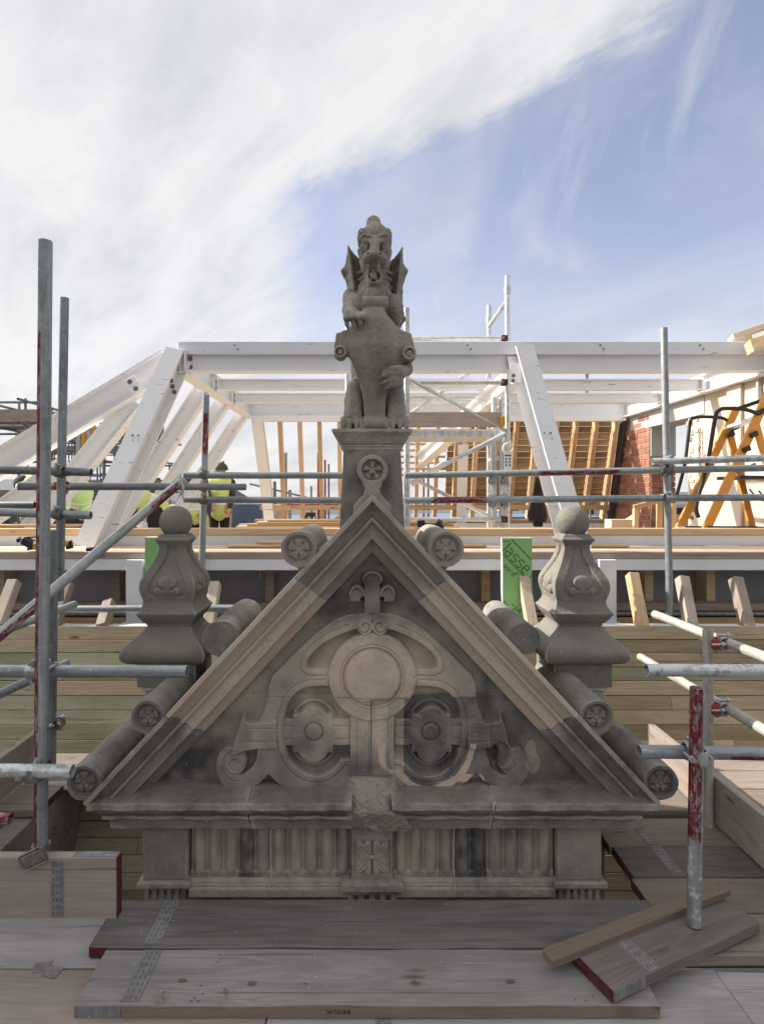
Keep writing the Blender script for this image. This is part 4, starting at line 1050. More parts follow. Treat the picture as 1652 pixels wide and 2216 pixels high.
# lower layer
b = board('lower grey deck board at left, running under the toe board', -3.0, .80, 1.985, 2.225, -.040, M['deck']); nail_plate(b, -1.9, 2.10, -.0395, .05, .2)
b = board('lower pale deck board at bottom left with bent steel clips', -3.0, -.32, 1.745, 1.977, -.040, M['deck_warm'])
b = board('lower deck board at the very bottom, beneath the stamped board', -.315, 1.2, 1.740, 1.977, -.042, M['deck']); nail_plate(b, .05, 1.78, -.0415, .05, .06)
b = board('grey deck board at bottom right, under the loose plank', 1.203, 3.0, 1.72, 1.968, -.044, M['deck'])
b = board('lowest deck board along the bottom edge', -3.0, 3.0, 1.48, 1.735, -.046, M['deck'])
for (x, y, z, sx, sy, r) in ((-1.133, 1.983, -.0385, .055, .04, .2), (-1.085, 1.962, -.0375, .055, .045, -.25)):
    o = link('board_clip', box_mesh(sx, sy, .003, .001), M['zinc'], None, Matrix.Translation((x, y, z)) @ Matrix.Rotation(r, 4, 'Z')); tag(o, 'bent steel clip at the board joint, %s' % ('nearer the toe board' if sx == .055 and r > 0 else 'nearer the bottom edge'), 'clip', 'board clips')
# upper layer
bA = board('dark grey upper deck board with red end, right below the carved frieze', -.985, 1.10, 2.018, 2.256, .003, M['deck_dark'], red=(-1,)); nail_plate(bA, -.77, 2.14, .0036, .055, .215)
bB = board('pale upper deck board with two knots and stamped front edge', -.922, .918, 1.790, 2.013, .000, M['deck']); nail_plate(bB, -.755, 1.905, .0006, .058, .205)
link('front_edge', box_mesh(1.690, .0012, .035, 0), M['deck_brown'], bB, Matrix.Translation((.072, 1.7872, -.0192)))
link('painted_edge', box_mesh(.06, .003, .034, 0), M['red_end'], bA, Matrix.Translation((-.955, 2.0165, -.016)))
link('end_band', box_mesh(.145, .0016, .036, 0), M['zinc'], bB, Matrix.Translation((-.848, 1.7885, -.019)))
text_obj('stamp', 'BEISUK', .019, M['slot'], bB, Matrix.Translation((-.052, 1.7862, -.012)) @ Matrix.Rotation(math.pi, 4, 'Y') @ Matrix.Rotation(math.radians(90), 4, 'X') @ Matrix.Scale(1.35, 4, (1, 0, 0)) @ Matrix.Translation((0, 0, 0)))
# knots and iron stains of the pale board
def decal(name, parent, x, y, z, rx, ry, mat, seed, ang=0.0, n=18):
    rg = random.Random(seed); V = [(x, y, z)]
    for k in range(n):
        a = 2*math.pi*k/n; q = rg.uniform(.72, 1.15); px, py = rx*q*math.cos(a), ry*q*math.sin(a)
        V.append((x+px*math.cos(ang)-py*math.sin(ang), y+px*math.sin(ang)+py*math.cos(ang), z))
    return link(name, mesh(V, [(0, 1+k, 1+(k+1) % n) for k in range(n)]), mat, parent)
for k, (x, y, r, m) in enumerate(((-.612, 1.880, .012, 'knot'), (-.38, 1.868, .013, 'knot'), (.155, 1.872, .011, 'knot'), (.47, 1.878, .012, 'knot'), (-.205, 1.868, .006, 'knot'))): decal('knot', bB, x, y, .0018, r*1.3, r*.8, M[m], k)
for k, (x, y) in enumerate(((-.515, 1.985), (-.507, 1.97), (-.517, 1.955), (-.545, 1.86), (-.53, 1.83), (-.552, 1.815), (-.536, 1.803), (-.56, 1.803), (.66, 1.81), (.72, 1.82), (.69, 1.805))): decal('stain_spot', bB, x, y, .0019, .004, .0025, M['stain_red'], 40+k)
for k, (x, y) in enumerate(((-.655, 1.80), (-.46, 1.815))):
    for q in range(40): decal('grit', bB, x+random.gauss(0, .012), y+random.gauss(.012, .016), .0017+.00002*q, .0022, .0016, M['grit'], 80+q, n=6)
for k in range(26): decal('mortar_speck', bB if k % 2 else bA, random.uniform(-.85, .85), random.uniform(1.81, 2.0) if k % 2 else random.uniform(2.03, 2.24), .0020 if k % 2 else .0052, random.uniform(.0015, .004), .0022, M['mortar'], 300+k, n=7)
# right deck
rd = []
ys = [(3.325, 3.50), (3.118, 3.318), (2.905, 3.110), (2.612, 2.838), (2.400, 2.606), (2.195, 2.393), (1.990, 2.188)]
lab = ['right deck board furthest back against the boarded roof', 'right deck board second from the roof, beside the toe board', 'right deck board third from the roof, behind the dark gap', 'brown right deck board just before the dark gap, with nail plate',
       'dark right deck board with long nail plate', 'warm right deck board under the far end of the batten', 'right deck board nearest the camera, under the loose plank']
mats = ['deck_warm', 'deck_warm', 'deck_warm', 'deck_warm', 'deck_dark', 'deck_warm', 'deck_warm']
for i, ((y0, y1), l, m) in enumerate(zip(ys, lab, mats)):
    o = board(l, (1.115 if i > 2 else 1.36)+random.uniform(-.012, .012), 3.4, y0, y1, .002-.001*i, M[m], red=(-1,))
    if i == 3: nail_plate(o, 1.31, 2.72, .0006, .05, .2)
    if i == 4: nail_plate(o, 1.315, 2.505, -.0006, .05, .2)
# bearers under the decks
for k, y in enumerate((2.10, 2.75)): tag(pipe('scaffold_tube', (1.05, y, -.075), (3.4, y, -.075), .024, M['galv_dark']), 'bearer tube hidden under the right deck, %s' % ('front' if k == 0 else 'back'), 'scaffold tube', 'scaffold tubes')
for k, y in enumerate((1.85, 2.12)): tag(pipe('scaffold_tube', (-3, y, -.125), (3.4, y, -.125), .024, M['galv_dark']), 'bearer tube hidden under the front deck, %s' % ('front' if k == 0 else 'back'), 'scaffold tube', 'scaffold tubes')
# left deck
board('brown deck board at far left against the boarded roof, behind the posts', -3.4, -1.12, 3.40, 3.61, .002, M['deck_warm'])
o = board('pale deck board at far left on the edge of the dark drop', -3.4, -1.10, 3.195, 3.395, .000, M['deck_warm'])
tag(bar('deck_fascia', (-3.4, 3.19, -.02), (-1.10, 3.19, -.02), .006, .045, M['steel_plate']), 'pale strip under the edge of the left deck', 'trim')
o = board('deck board with red end at the left edge above the drop', -3.0, -1.70, 2.93, 3.18, -.012, M['deck_warm'], red=(1,))
# toe boards
def toe(label, p0, p1, mat, group='toe boards', red=(), t=.038, h=.225):
    p0, p1 = Vector(p0), Vector(p1)
    o = thing('toe_board', label, 'board', ((p0+p1)/2-Vector((0, 0, h/2))), group)
    fr = frame(p0, p1)
    link('plank', box_mesh((p1-p0).length, t, h, .003), mat, o, fr)
    for s in red: link('painted_end', box_mesh(.004, t*.96, h*.98, 0), M['red_end'], o, fr @ Matrix.Translation((s*((p1-p0).length/2+.0012), 0, 0)))
    return o
o = toe('upright toe board with nail plate and red end, at left before the gable', (-2.6, 2.10, .168), (-.917, 2.10, .168), M['deck_warm'], red=(1,)); nail_plate(o, -1.133, 2.0802, .165, .045, .205, vertical=True)
link('end_band', box_mesh(.16, .030, .0015, 0), M['zinc'], o, Matrix.Translation((-1.0, 2.10, .2815)))
toe('toe board running back along the left deck edge, behind the thick post', (-1.93, 2.60, .125), (-1.93, 3.42, .125), M['deck_warm'])
toe('brown toe board at right lying in shade against the boarded roof', (1.70, 2.86, .125), (1.70, 3.42, .125), M['deck_warm'])
toe('sunlit toe board at the right edge of the deck', (1.70, 1.9, .128), (1.70, 2.80, .128), M['deck_warm'])
# loose plank and batten on the deck
cz = .026
q = [P(1246, 2062, 1.943), P(1326, 2137, 1.806), P(1628, 1997, 2.08), P(1546, 1932, 2.238)]
mid = sum(q, Vector())/4; dx = ((q[2]-q[1])+(q[3]-q[0])).normalized(); ang = math.atan2(dx.y, dx.x)
o = board('loose dark plank lying askew on the deck at bottom right', mid.x-.36, mid.x+.36, mid.y-.088, mid.y+.088, .0445, M['deck_brown2'], 'loose timber on the deck', red=(-1,), rot=ang, name='loose_plank', cat='plank')
R_ = Matrix.Rotation(ang, 3, 'Z'); w = Vector((mid.x, mid.y, 0))+R_ @ Vector((-.17, 0, .0451)); nail_plate(o, w.x, w.y, w.z, .05, .165, ang)
w = Matrix.Translation((mid.x, mid.y, .0255)) @ Matrix.Rotation(ang, 4, 'Z') @ Matrix.Translation((-.29, -.0895, 0)); link('end_band', box_mesh(.14, .0016, .034, 0), M['zinc'], o, w)
tag(bar('loose_batten', (.600, 1.905, .052), (1.400, 2.235, .062), .055, .030, M['deck_brown'], bev=.003), 'brown batten lying slanted across the loose plank', 'batten', 'loose timber on the deck')

# ------------------------------------------------------------------ boarded mansard roof behind the gable
roof = thing('boarded_roof', 'steep roof slope boarded with brown and green treated planks behind the gable', 'roof', (0, 3.5, -.9))
A_ = math.radians(22); RT = Vector((0, 3.854, .722)); DN = Vector((0, -math.sin(A_), -math.cos(A_))); NO = Vector((0, -math.cos(A_), math.sin(A_)))
rows = 19; pitch = .0885
for r in range(rows):
    s0 = r*pitch; x = -3.2+random.uniform(-.6, 0)
    while x < 3.4:
        L = random.choice((.9, 1.3, 1.7, 2.2, 2.6)); x1 = min(x+L, 3.5)
        c = RT+DN*(s0+pitch/2)+NO*(.010+random.uniform(-.0025, .0025)); c.x = (x+x1)/2
        mw = Matrix.Translation(c) @ Matrix((Vector((1, 0, 0)), -DN, -NO)).transposed().to_4x4()
        g = random.random() < (.62 if x < 0 and r > 1 else .15) and r > 0
        if x1-x > .05: link('board', box_mesh(x1-x-.0022, pitch-random.choice((.0026, .0034, .0052)), .019, .0012), M['sarking_green' if g else 'sarking'], roof, mw)
        x = x1
nv, nf = [], []
for r in range(rows):
    for k in range(15):
        for e in (-.026, .026):
            x = -3.1+.45*k+random.uniform(-.01, .01); c = RT+DN*(r*pitch+pitch/2+e)+NO*.0226; c.x = x; b = len(nv)
            for a in range(6): nv.append(c+Vector((1, 0, 0))*.0035*math.cos(a*1.0472)+DN*.0035*math.sin(a*1.0472))
            nf.append(tuple(range(b, b+6))[::-1])
tag(link('nail_heads', mesh(nv, nf), M['coupler'], roof), kind='stuff')
mw = Matrix.Translation(RT+DN*(rows*pitch/2)+NO*-.012) @ Matrix((Vector((1, 0, 0)), -DN, -NO)).transposed().to_4x4()
link('backing', box_mesh(6.4, rows*pitch, .012, 0), M['lead'], roof, mw)
tag(block('shade_floor', -3.4, 3.6, 1.0, 3.45, -.98, -.90, M['lead'], None, 0), 'dark sheet added deep under the scaffold decks to block light from below', 'roof')  # added to close the space under the decks against light from below
tag(block('shade_screen', -1.83, -1.72, 2.24, 3.42, -.9, -.06, M['deck_dark'], None, 0), 'dark screen added below the left deck to keep light out of the drop', 'wall')  # added light blocker that darkens the drop at left
# below the boards: house wall down to the street
tag(block('house_wall', -6, 8, 3.30, 9.5, -12, -.98, M['far_stone'], None, 0), 'dark stone house wall far below the boarded roof', 'wall')

# ------------------------------------------------------------------ scaffold tubes
TR = .02415
def tube(label, a, b, mat, r=TR, group='scaffold tubes'):
    return tag(pipe('scaffold_tube', a, b, r, mat), label, 'scaffold tube', group)
def coupler(label, p, ax1, ax2, mat, off=None, r=TR, mat2=None):
    """right-angle coupler: a band on each of two crossing tubes, hinge bolt and nuts"""
    p = Vector(p); a1, a2 = Vector(ax1).normalized(), Vector(ax2).normalized()
    n = a1.cross(a2).normalized() if off is None else Vector(off).normalized()
    t = thing('scaffold_coupler', label, 'coupler', p, 'scaffold couplers')
    mat2 = mat2 or mat
    for (c, ax, m) in ((p-n*r, a1, mat), (p+n*r, a2, mat2)):
        prof = [(r+.0006, -.024), (r+.006, -.024), (r+.0075, -.016), (r+.0075, .016), (r+.006, .024), (r+.0006, .024)]
        link('band', rev_mesh(prof, 18, cap=False), m, t, axis_frame(c-ax*.01, c+ax*.01))
        sd = n.cross(ax).normalized()
        for k in (-1, 1):
            q = c+sd*k*(r+.013)
            b = link('bolt', rev_mesh([(.006, -.026), (.006, .02), (.012, .02), (.012, .032), (.005, .032), (.005, .045)], 8), M['coupler_zinc'], t, axis_frame(q-n*.01*k, q+n*.01*k))
    link('hinge_plate', box_mesh(.050, .046, .012, .003), mat, t, frame(p-a1*.01, p+a1*.01, n))
    return t
zax, xax, yax = Vector((0, 0, 1)), Vector((1, 0, 0)), Vector((0, 1, 0))
# left posts
a, b = P(88, 1852, 2.13), P(99, 522, 2.13); L = (b-a).length
tube('thick scaffold post with red stripes standing nearest at left', a, b, galv('striped near tube', (.29, .315, .31), .55, .5, red=(-.92, -.35, .64, -L/2+.02, L/2-.35)), r=.0242)
tube('scaffold post just right of the thick red striped post', P(129, 1300, 3.30), P(140, 645, 3.30), M['galv_blue'])
tube('dark lower scaffold post rising from the left deck', P(112, 1655, 3.22), P(117, 1148, 3.22), M['galv_dark'], r=.0235)
d0, d1 = P(-60, 1425, 2.35), P(397, 1038, 3.05)
tube('slanting scaffold brace with red paint, from bottom left up to the rope', d0, d1, galv('striped brace', (.37, .385, .375), .55, .4, red=(*loc_dir(d0, d1, (.35, -.6, -.8)), .62, -1.2, -(d1-d0).length*.20), red2=(*loc_dir(d0, d1, (.35, -.8, -.6)), .62, (d1-d0).length*.30, (d1-d0).length*.46)))
tube('rail tube ending open left of the steel column, upper', P(-60, 1015, 3.25), P(198, 1022, 3.30), M['galv_dark'])
tube('rail tube crossing behind the two left posts to the third post', P(38, 1052, 3.36), P(531, 1054, 4.12), M['galv_dark'])
tube('rail tube ending open left of the steel column, lower', P(-60, 1106, 3.25), P(197, 1115, 3.28), M['galv'])
tube('short dark rail far left under the worker', P(-60, 1093, 3.9), P(76, 1093, 3.9), M['galv_dark'])
tube('upright scaffold tube with red lettering right of the workers', P(437, 1226, 4.2), P(446, 855, 4.2), galv('post red marks', (.30, .34, .34), .5, .5, red=(.6, -.8, .8, .18, .5)))
tube('upper guard rail left of the pedestal', P(399, 1029, 4.15), P(752, 1029, 4.15), M['galv_blue'])
tube('lower guard rail left of the pedestal', P(399, 1081, 4.15), P(752, 1083, 4.15), M['galv_blue'])
tube('horizontal tube with open end crossing before the left finial', P(-40, 1452, 2.24), P(405, 1453, 2.24), M['galv'])
tube('pale horizontal tube stub at left near the lowest ridge roll', P(-40, 1667, 2.07), P(157, 1669, 2.07), M['galv_pale'])
tube('thin slanting tube behind the left post before the green boards', P(-40, 1520, 2.9), P(146, 1435, 3.35), M['galv_dark'])
tube('lower horizontal tube before the grey panels at left', P(128, 1318, 3.92), P(560, 1316, 3.92), M['galv'])
tube('short slanting tube end beside the grey panels at left', P(0, 1368, 3.1), P(162, 1308, 3.75), M['galv'])
tube('red stained tube stub at the left edge by the dark drop', P(-30, 1770, 2.4), P(24, 1772, 2.4), galv('red stub', (.34, .33, .34), red=(0, -1, 1.2, -.2, .2)))
# right
tube('upper guard rail right of the pedestal with red patches', P(876, 1029, 4.25), P(1690, 1012, 3.95), galv('rail red', (.30, .33, .33), .5, .5, red=(0, .6, 1.3, -.35, .22)))
tube('lower guard rail right of the pedestal with a red length', P(876, 1083, 4.25), P(1690, 1076, 3.95), galv('rail red2', (.28, .32, .33), .5, .5, red=(0, .2, 1.6, -1.12, -.70)))
tube('short rail joining the right post at the highest level', P(1411, 999, 4.0), P(1690, 990, 3.9), M['galv_pale'])
tube('upright scaffold tube standing before the yellow ladder', P(1448, 1330, 4.05), P(1435, 710, 4.05), M['galv'])
tube('scaffold tube behind the statue with its top open', P(880, 1140, 4.7), P(879, 667, 4.7), M['galv_pale'])
tube('upright sunlit post with two red couplers at right', (1.655, 2.77, -.06), (1.655, 2.77, .955), M['galv_sun'])
tube('upper sloping-looking sunlit rail running towards the camera at right', (1.742, 1.95, .90), (1.752, 3.475, .882), M['galv_sun'])
tube('lower sunlit rail running towards the camera at right', (1.742, 1.95, .572), (1.752, 3.66, .570), M['galv_sun'])
tube('white flaked tube with open end at right above the red pole', P(1397, 1450, 2.22), P(1720, 1452, 2.22), M['galv_white'])
tube('grey tube clamped to the red pole with paint streaks', P(1381, 1626, 2.12), P(1720, 1632, 2.12), galv('tube red edge', (.30, .32, .34), red=(0, 1, 1.0, .02, .6)))
a, b = P(1500, 2000, 2.06), P(1507, 1488, 2.06); L = (b-a).length
tube('short upright pole painted deep red in its upper half', a, b, galv('red pole', (.30, .31, .315), .55, .5, red=(-.85, -.35, 1.02, -.13, L/2+.03), white=.25))
# couplers
coupler('zinc and red coupler on the thick left post', P(84, 1447, 2.19), zax, xax, M['coupler_zinc'], (0, -1, 0), mat2=M['coupler_zinc'])
coupler('brown coupler low on the thick left post by the pale stub', P(82, 1668, 2.10), zax, xax, M['coupler'], (0, 1, 0))
coupler('dark coupler at the top rail on the second left post', P(134, 1021, 3.28), zax, xax, M['coupler'], (0, -1, 0))
coupler('red marked coupler on the second left post', P(133, 1052, 3.36), zax, xax, M['coupler_red'], (0, 1, 0))
coupler('brass-brown coupler at the lower rail on the second left post', P(131, 1112, 3.28), zax, xax, M['coupler'], (0, -1, 0))
for v, l in ((1027, 'rusty coupler at the upper rail beside the capped worker'), (1054, 'rusty coupler at the middle rail beside the capped worker'), (1082, 'coupler at the lower rail beside the capped worker')): coupler(l, P(442, v, 4.17), zax, xax, M['coupler'], (0, -1, 0))
for v, l in ((1000, 'rusty coupler highest on the post before the ladder'), (1019, 'pale coupler at the upper guard rail before the ladder'), (1077, 'rope wrapped coupler at the lower guard rail before the ladder')): coupler(l, P(1441, v, 4.03), zax, xax, M['coupler'] if v != 1077 else M['coupler_zinc'], (0, -1, 0))
coupler('red coupler on top of the sunlit post at right', (1.70, 2.77, .890), zax, yax, M['coupler_red'], (1, 0, 0), mat2=M['coupler_zinc'])
coupler('red coupler halfway up the sunlit post at right', (1.70, 2.77, .573), zax, yax, M['coupler_red'], (1, 0, 0), mat2=M['coupler_zinc'])
coupler('grey coupler clasping the red pole', P(1502, 1630, 2.09), zax, xax, M['coupler_zinc'], (0, 1, 0))
coupler('dark coupler at the far end of the left toe board', P(118, 1565, 3.22), zax, yax, M['coupler'], (1, 0, 0))
for u0 in (1064, 1090):
    for v, l in ((1034, 'upper'), (1083, 'lower')): coupler('%s tower clamp on the guard rail, %s' % (l, 'left' if u0 == 1064 else 'right'), P(u0, v, 4.2), xax, xax+Vector((0, 0, .02)), M['coupler_zinc'], (0, 0, -1))
# brown board retaining clip hooked on the toe board
t = thing('board_retainer', 'brown steel retaining clip hooked over the toe board at the post foot', 'clip', P(75, 1855, 2.08))
link('hook_plate', loft([[(x, 2.072, z), (x, 2.078, z)] + [(x, 2.078, z-.001), (x, 2.072, z-.001)] for x, z in ((0, 0),)]) if False else box_mesh(.10, .012, .060, .012), M['coupler'], t, Matrix.Translation(P(72, 1858, 2.07)) @ Matrix.Rotation(-.45, 4, 'Y'))
link('band', rev_mesh([(.025, -.02), (.033, -.02), (.033, .02), (.025, .02)], 16, False), M['coupler'], t, Matrix.Translation(P(89, 1838, 2.13)))
# rope at the brace head
t = thing('rope_lashing', 'pale rope lashing at the upper end of the slanting brace', 'rope', P(395, 1040, 3.05))
for k in range(4):
    c = P(392-k*3, 1042+k*3, 3.05); ax = (d1-d0).normalized(); u_ = ax.cross(Vector((0, 1, 0))).normalized(); w_ = ax.cross(u_)
    bent_pipe('rope_turn', [c+(u_*math.cos(a)+w_*math.sin(a))*.030+ax*.004*a for a in np.linspace(0, 6.5, 10)], .005, M['rope'], t, 6)
bent_pipe('rope_end', [P(392, 1043, 3.02), P(397, 1056, 3.01), P(395, 1070, 3.02), P(399, 1082, 3.02)], .005, M['rope'], t, 6)
# ------------------------------------------------------------------ new attic behind: wall plates, posts, panels
attic = 'timbers of the new attic'
def timber(label, a, b, w, t, mat, up=(0, 0, 1), cat='timber', name='timber_beam', group=attic, bev=.004):
    return tag(bar(name, a, b, w, t, mat, None, up, bev), label, cat, group)
XL, XR = -4.6, 4.6
# front layer (Y 4.3): white plate on posts, brown timber above
timber('long white beam over the grey panels', (XL, 4.30, 1.0925), (XR, 4.30, 1.0925), .10, .085, M['steel_plate'], name='white_beam', cat='beam')
timber('greyed timber lying on the white beam over the grey panels', (XL, 4.30, 1.1625), (XR, 4.30, 1.1625), .11, .053, M['pine_grey'])
tag(block('shelf_board', XL, XR, 4.36, 4.76, 1.178, 1.190, M['ply']), 'pale shelf boards behind the greyed timber, bright in the sun', 'shelf')
for u, l in ((296, 'white steel post behind the left finial'), (1309, 'white steel post behind the right finial')):
    t = thing('steel_post', l, 'post', P(u, 1345, 4.26), 'white posts on the roof edge')
    c = P(u, 1210, 4.24); link('shaft', box_mesh(.128, .09, .47, .004), M['steel_plate'], t, Matrix.Translation((c.x, 4.24, 1.135-.235)))
    link('base_plate', box_mesh(.20, .14, .022, .003), M['steel_plate'], t, Matrix.Translation((c.x, 4.24, .655)))
x0 = XL
for i, (a, b) in enumerate(((-4.6, -2.05), (-2.046, -.90), (-.896, .62), (.624, 1.78), (1.784, 2.86), (2.864, 4.6))):
    tag(block('wall_panel', a, b, 4.74, 4.752, .60, 1.049, M['panel']), ['grey panel at far left behind the posts', 'grey panel left of the left finial', 'grey panel behind the carved gable', 'grey panel behind the printed green board', 'grey panel right of the right finial', 'grey panel at the far right edge'][i], 'panel', 'grey panels under the white beam')
for u, w in ((20, 0), (264, 20), (588, 22), (1044, 20), (1388, 0), (1518, 34), (940, 0), (760, 0)):
    c = P(u, 1250, 4.70); tag(block('timber_stud', c.x-.035, c.x+.035, 4.58, 4.735, .70, 1.049, M['pine_grey' if u < 1000 else 'pine']), 'upright stud before the grey panels, %s' % {20: 'far left', 264: 'left of the left finial', 588: 'left of the gable top', 1044: 'right of the gable top', 1388: 'right of the right finial', 1518: 'behind the tall right tube', 940: 'hidden by the right roll', 760: 'hidden by the gable apex'}[u], 'stud', 'studs before the grey panels')
timber('sole timber under the grey panels', (XL, 4.52, .735), (XR, 4.52, .735), .13, .055, M['pine_grey'])
timber('pale metal sill under the sole timber', (XL, 4.44, .690), (XR, 4.44, .690), .05, .022, M['galv'], name='sill_strip', cat='sill')
timber('lower timber rail at the roof edge', (XL, 4.40, .640), (XR, 4.40, .640), .07, .045, M['pine'])
timber('white gutter edge on top of the boarded roof', (XL, 3.93, .700), (XR, 3.93, .700), .16, .012, M['steel_plate'], name='gutter_edge', cat='edge')
tag(block('roof_void', XL, XR, 4.0, 4.9, .50, .60, M['lead']), 'dark membrane in the roof edge void', 'membrane')
for (u0, v0, u1, v1, m, l) in ((32, 1258, -2, 1350, 'pine_grey', 'leaning strut at the far left edge'), (148, 1262, 116, 1356, 'pine_grey', 'leaning strut right of the second left post'), (238, 1303, 222, 1358, 'pine_grey', 'short leaning strut left of the left finial'),
                               (466, 1262, 452, 1358, 'pine_pale', 'pale leaning strut right of the left finial'), (1131, 1250, 1150, 1356, 'pine_pale', 'pale leaning strut before the printed green board'), (1366, 1242, 1388, 1358, 'pine', 'yellow leaning strut right of the right finial'),
                               (1474, 1250, 1494, 1358, 'pine_grey', 'leaning strut with a knot right of the tall tube'), (1590, 1252, 1616, 1358, 'pine_grey', 'leaning strut at the far right')):
    a = P(u0, v0, 4.12); b = P(u1, v1, 3.93); timber(l, a, b, .073, .075, M[m], up=(0, -1, 0), cat='strut', name='leaning_strut', group='leaning struts at the roof edge')
# printed and plain green boards
def green_board(label, u0, u1, v0, v1, Y):
    a = P(u0, v1, Y); b = P(u1, v0, Y); t = thing('insulation_board', label, 'board', ((a.x+b.x)/2, Y+.03, a.z), 'green insulation boards')
    link('face', box_mesh(b.x-a.x, .006, b.z-a.z, 0), M['green'], t, Matrix.Translation(((a.x+b.x)/2, Y, (a.z+b.z)/2)))
    link('core', box_mesh(b.x-a.x+.004, .05, b.z-a.z+.004, .001), M['foam'], t, Matrix.Translation(((a.x+b.x)/2, Y+.0285, (a.z+b.z)/2)))
    return t
green_board('plain green board behind the left finial', 314, 382, 1163, 1345, 4.17)
t = green_board('green board printed with dark lettering, left of the right finial', 1087, 1150, 1165, 1345, 4.10)
YG = 4.0955
def gp(x, y): return P(1066.9+x*.0855, 1153.0+y*.0855, YG)     # close view of the board -> world
rotb = Matrix.Rotation(math.radians(90), 4, 'X')
def glet(s, x, y, size_px, deg, extr=.0003, sp=1.0):
    p = gp(x, y); k = .0855*YG/F
    return text_obj('lettering', s, size_px*k, M['green_print'], t, Matrix.Translation(p) @ Matrix.Rotation(math.radians(deg), 4, 'Y') @ rotb, extr, 0, sp)
def gline(x0, y0, x1, y1, w): a, b = gp(x0, y0), gp(x1, y1); k = .0855*YG/F; return bar('printed_line', a, b, w*k, .0006, M['green_print'], t, (0, -1, 0), 0)
def gst(pts, w):
    for a, b in zip(pts[:-1], pts[1:]): gline(*a, *b, w)
GX = 0
for ln in (((455, 170), (962, 685), 26), ((235, 545), (770, 1085), 24), ((240, 218), (410, 212), 30), ((880, 1160), (966, 1078), 24)): gline(*ln[0], *ln[1], ln[2])
# letters of the print drawn as strokes, in a frame turned 46 degrees
c46, s46 = math.cos(math.radians(46)), math.sin(math.radians(46))
def L2(ox, oy, pts, w=34):
    q = [(ox+c46*x-s46*y*-1*-1, oy+s46*x+c46*y) for x, y in pts]; gst(q, w)
gst([(440, 255), (262, 455)], 38)
L2(420, 385, [(0, 0), (100, 0), (125, 25), (125, 200), (25, 200), (0, 175), (0, 110), (25, 88), (125, 88)], 30)
L2(565, 530, [(130, 0), (25, 0), (0, 25), (0, 75), (25, 98), (105, 98), (130, 122), (130, 172), (105, 198), (0, 198)], 30)
L2(700, 665, [(130, 0), (25, 0), (0, 25), (0, 75), (25, 98), (105, 98), (130, 122), (130, 172), (105, 198), (0, 198)], 30)
L2(835, 805, [(0, 100), (120, 100), (120, 25), (95, 0), (25, 0), (0, 25), (0, 175), (25, 198), (120, 198)], 30)
glet('oard', 222, 838, 205, 46, sp=1.02); glet('®', 560, 1068, 95, 0)
glet('pA', 500, 1905, 190, 46); glet('®', 455, 1860, 90, 0); gline(262, 1735, 370, 1840, 22)
# back layer (Y 4.85)
timber('long white beam of the back wall plate', (XL, 4.85, 1.232), (XR, 4.85, 1.232), .11, .088, M['steel_plate'], name='white_beam', cat='beam')
timber('new pine timber along the top of the back wall plate', (XL, 4.85, 1.305), (XR, 4.85, 1.305), .13, .055, M['pine'])
for (a, b, y, z, l) in ((-1.12, -.40, 4.60, 1.199, 'orange plank lying on the shelf left of the gable top'), (-.9, -.42, 4.66, 1.222, 'second orange plank on the shelf stacked left of the gable top'), (.2, .95, 4.6, 1.199, 'plank on the shelf right of the gable top'), (-3.2, -2.5, 4.95, 1.345, 'orange plank lying on the pine timber at far left'),
                     (1.3, 2.1, 4.62, 1.199, 'plank on the shelf right of the green board')):
    timber(l, (a, y, z+.006), (b, y, z+.006), .12, .020, M['pine'], name='loose_plank', cat='plank', group='loose planks on the new attic')
for i in range(4): timber('plank in the flat stack beyond the pedestal, %s' % ['lowest', 'second', 'third', 'topmost'][i], (-1.3+.10*i, 5.7, 1.30+.022*i), (.9-.05*i, 5.7+.02*i, 1.30+.022*i), .14, .020, M['pine'], name='stacked_plank', cat='plank', group='flat stack of planks beyond the pedestal')
tag(block('attic_floor', -1.9, 3.62, 4.98, 8.9, 1.06, 1.10, M['ply'], None, 0), 'plywood floor of the new attic', 'floor', kind='structure')

# ------------------------------------------------------------------ white steel frame
steel = thing('mansard_steelwork', 'white painted steel mansard skeleton bolted together over the new attic', 'frame', (1.0, 6.5, 1.15))
def ibeam(name, a, b, h, w, up=(0, 0, 1), tf=.012, tw=.009, mat=None):
    a, b = Vector(a), Vector(b); L = (b-a).length; V = []; Q = []
    for (y0, y1, z0, z1) in ((-w/2, w/2, h/2-tf, h/2), (-w/2, w/2, -h/2, -h/2+tf), (-tw/2, tw/2, -h/2+tf, h/2-tf)):
        k = len(V)
        V += [(x, y, z) for x in (-L/2, L/2) for y, z in ((y0, z0), (y1, z0), (y1, z1), (y0, z1))]
        Q += [(k, k+3, k+2, k+1), (k+4, k+5, k+6, k+7)]+[(k+i, k+(i+1) % 4, k+4+(i+1) % 4, k+4+i) for i in range(4)]
    return link(name, mesh(V, Q), mat or M['steel_white'], steel, frame(a, b, up))
def bolts(parent, pts, d, r=.014):
    d = Vector(d)
    for p in pts: link('bolt', rev_mesh([(r*1.5, 0), (r*1.5, .003), (r, .004), (r, .014), (r*.55, .015), (r*.55, .026)], 8), M['coupler'], parent, axis_frame(Vector(p)-d*.001, Vector(p)+d*.001))
xl = -1.69; xr = 3.66
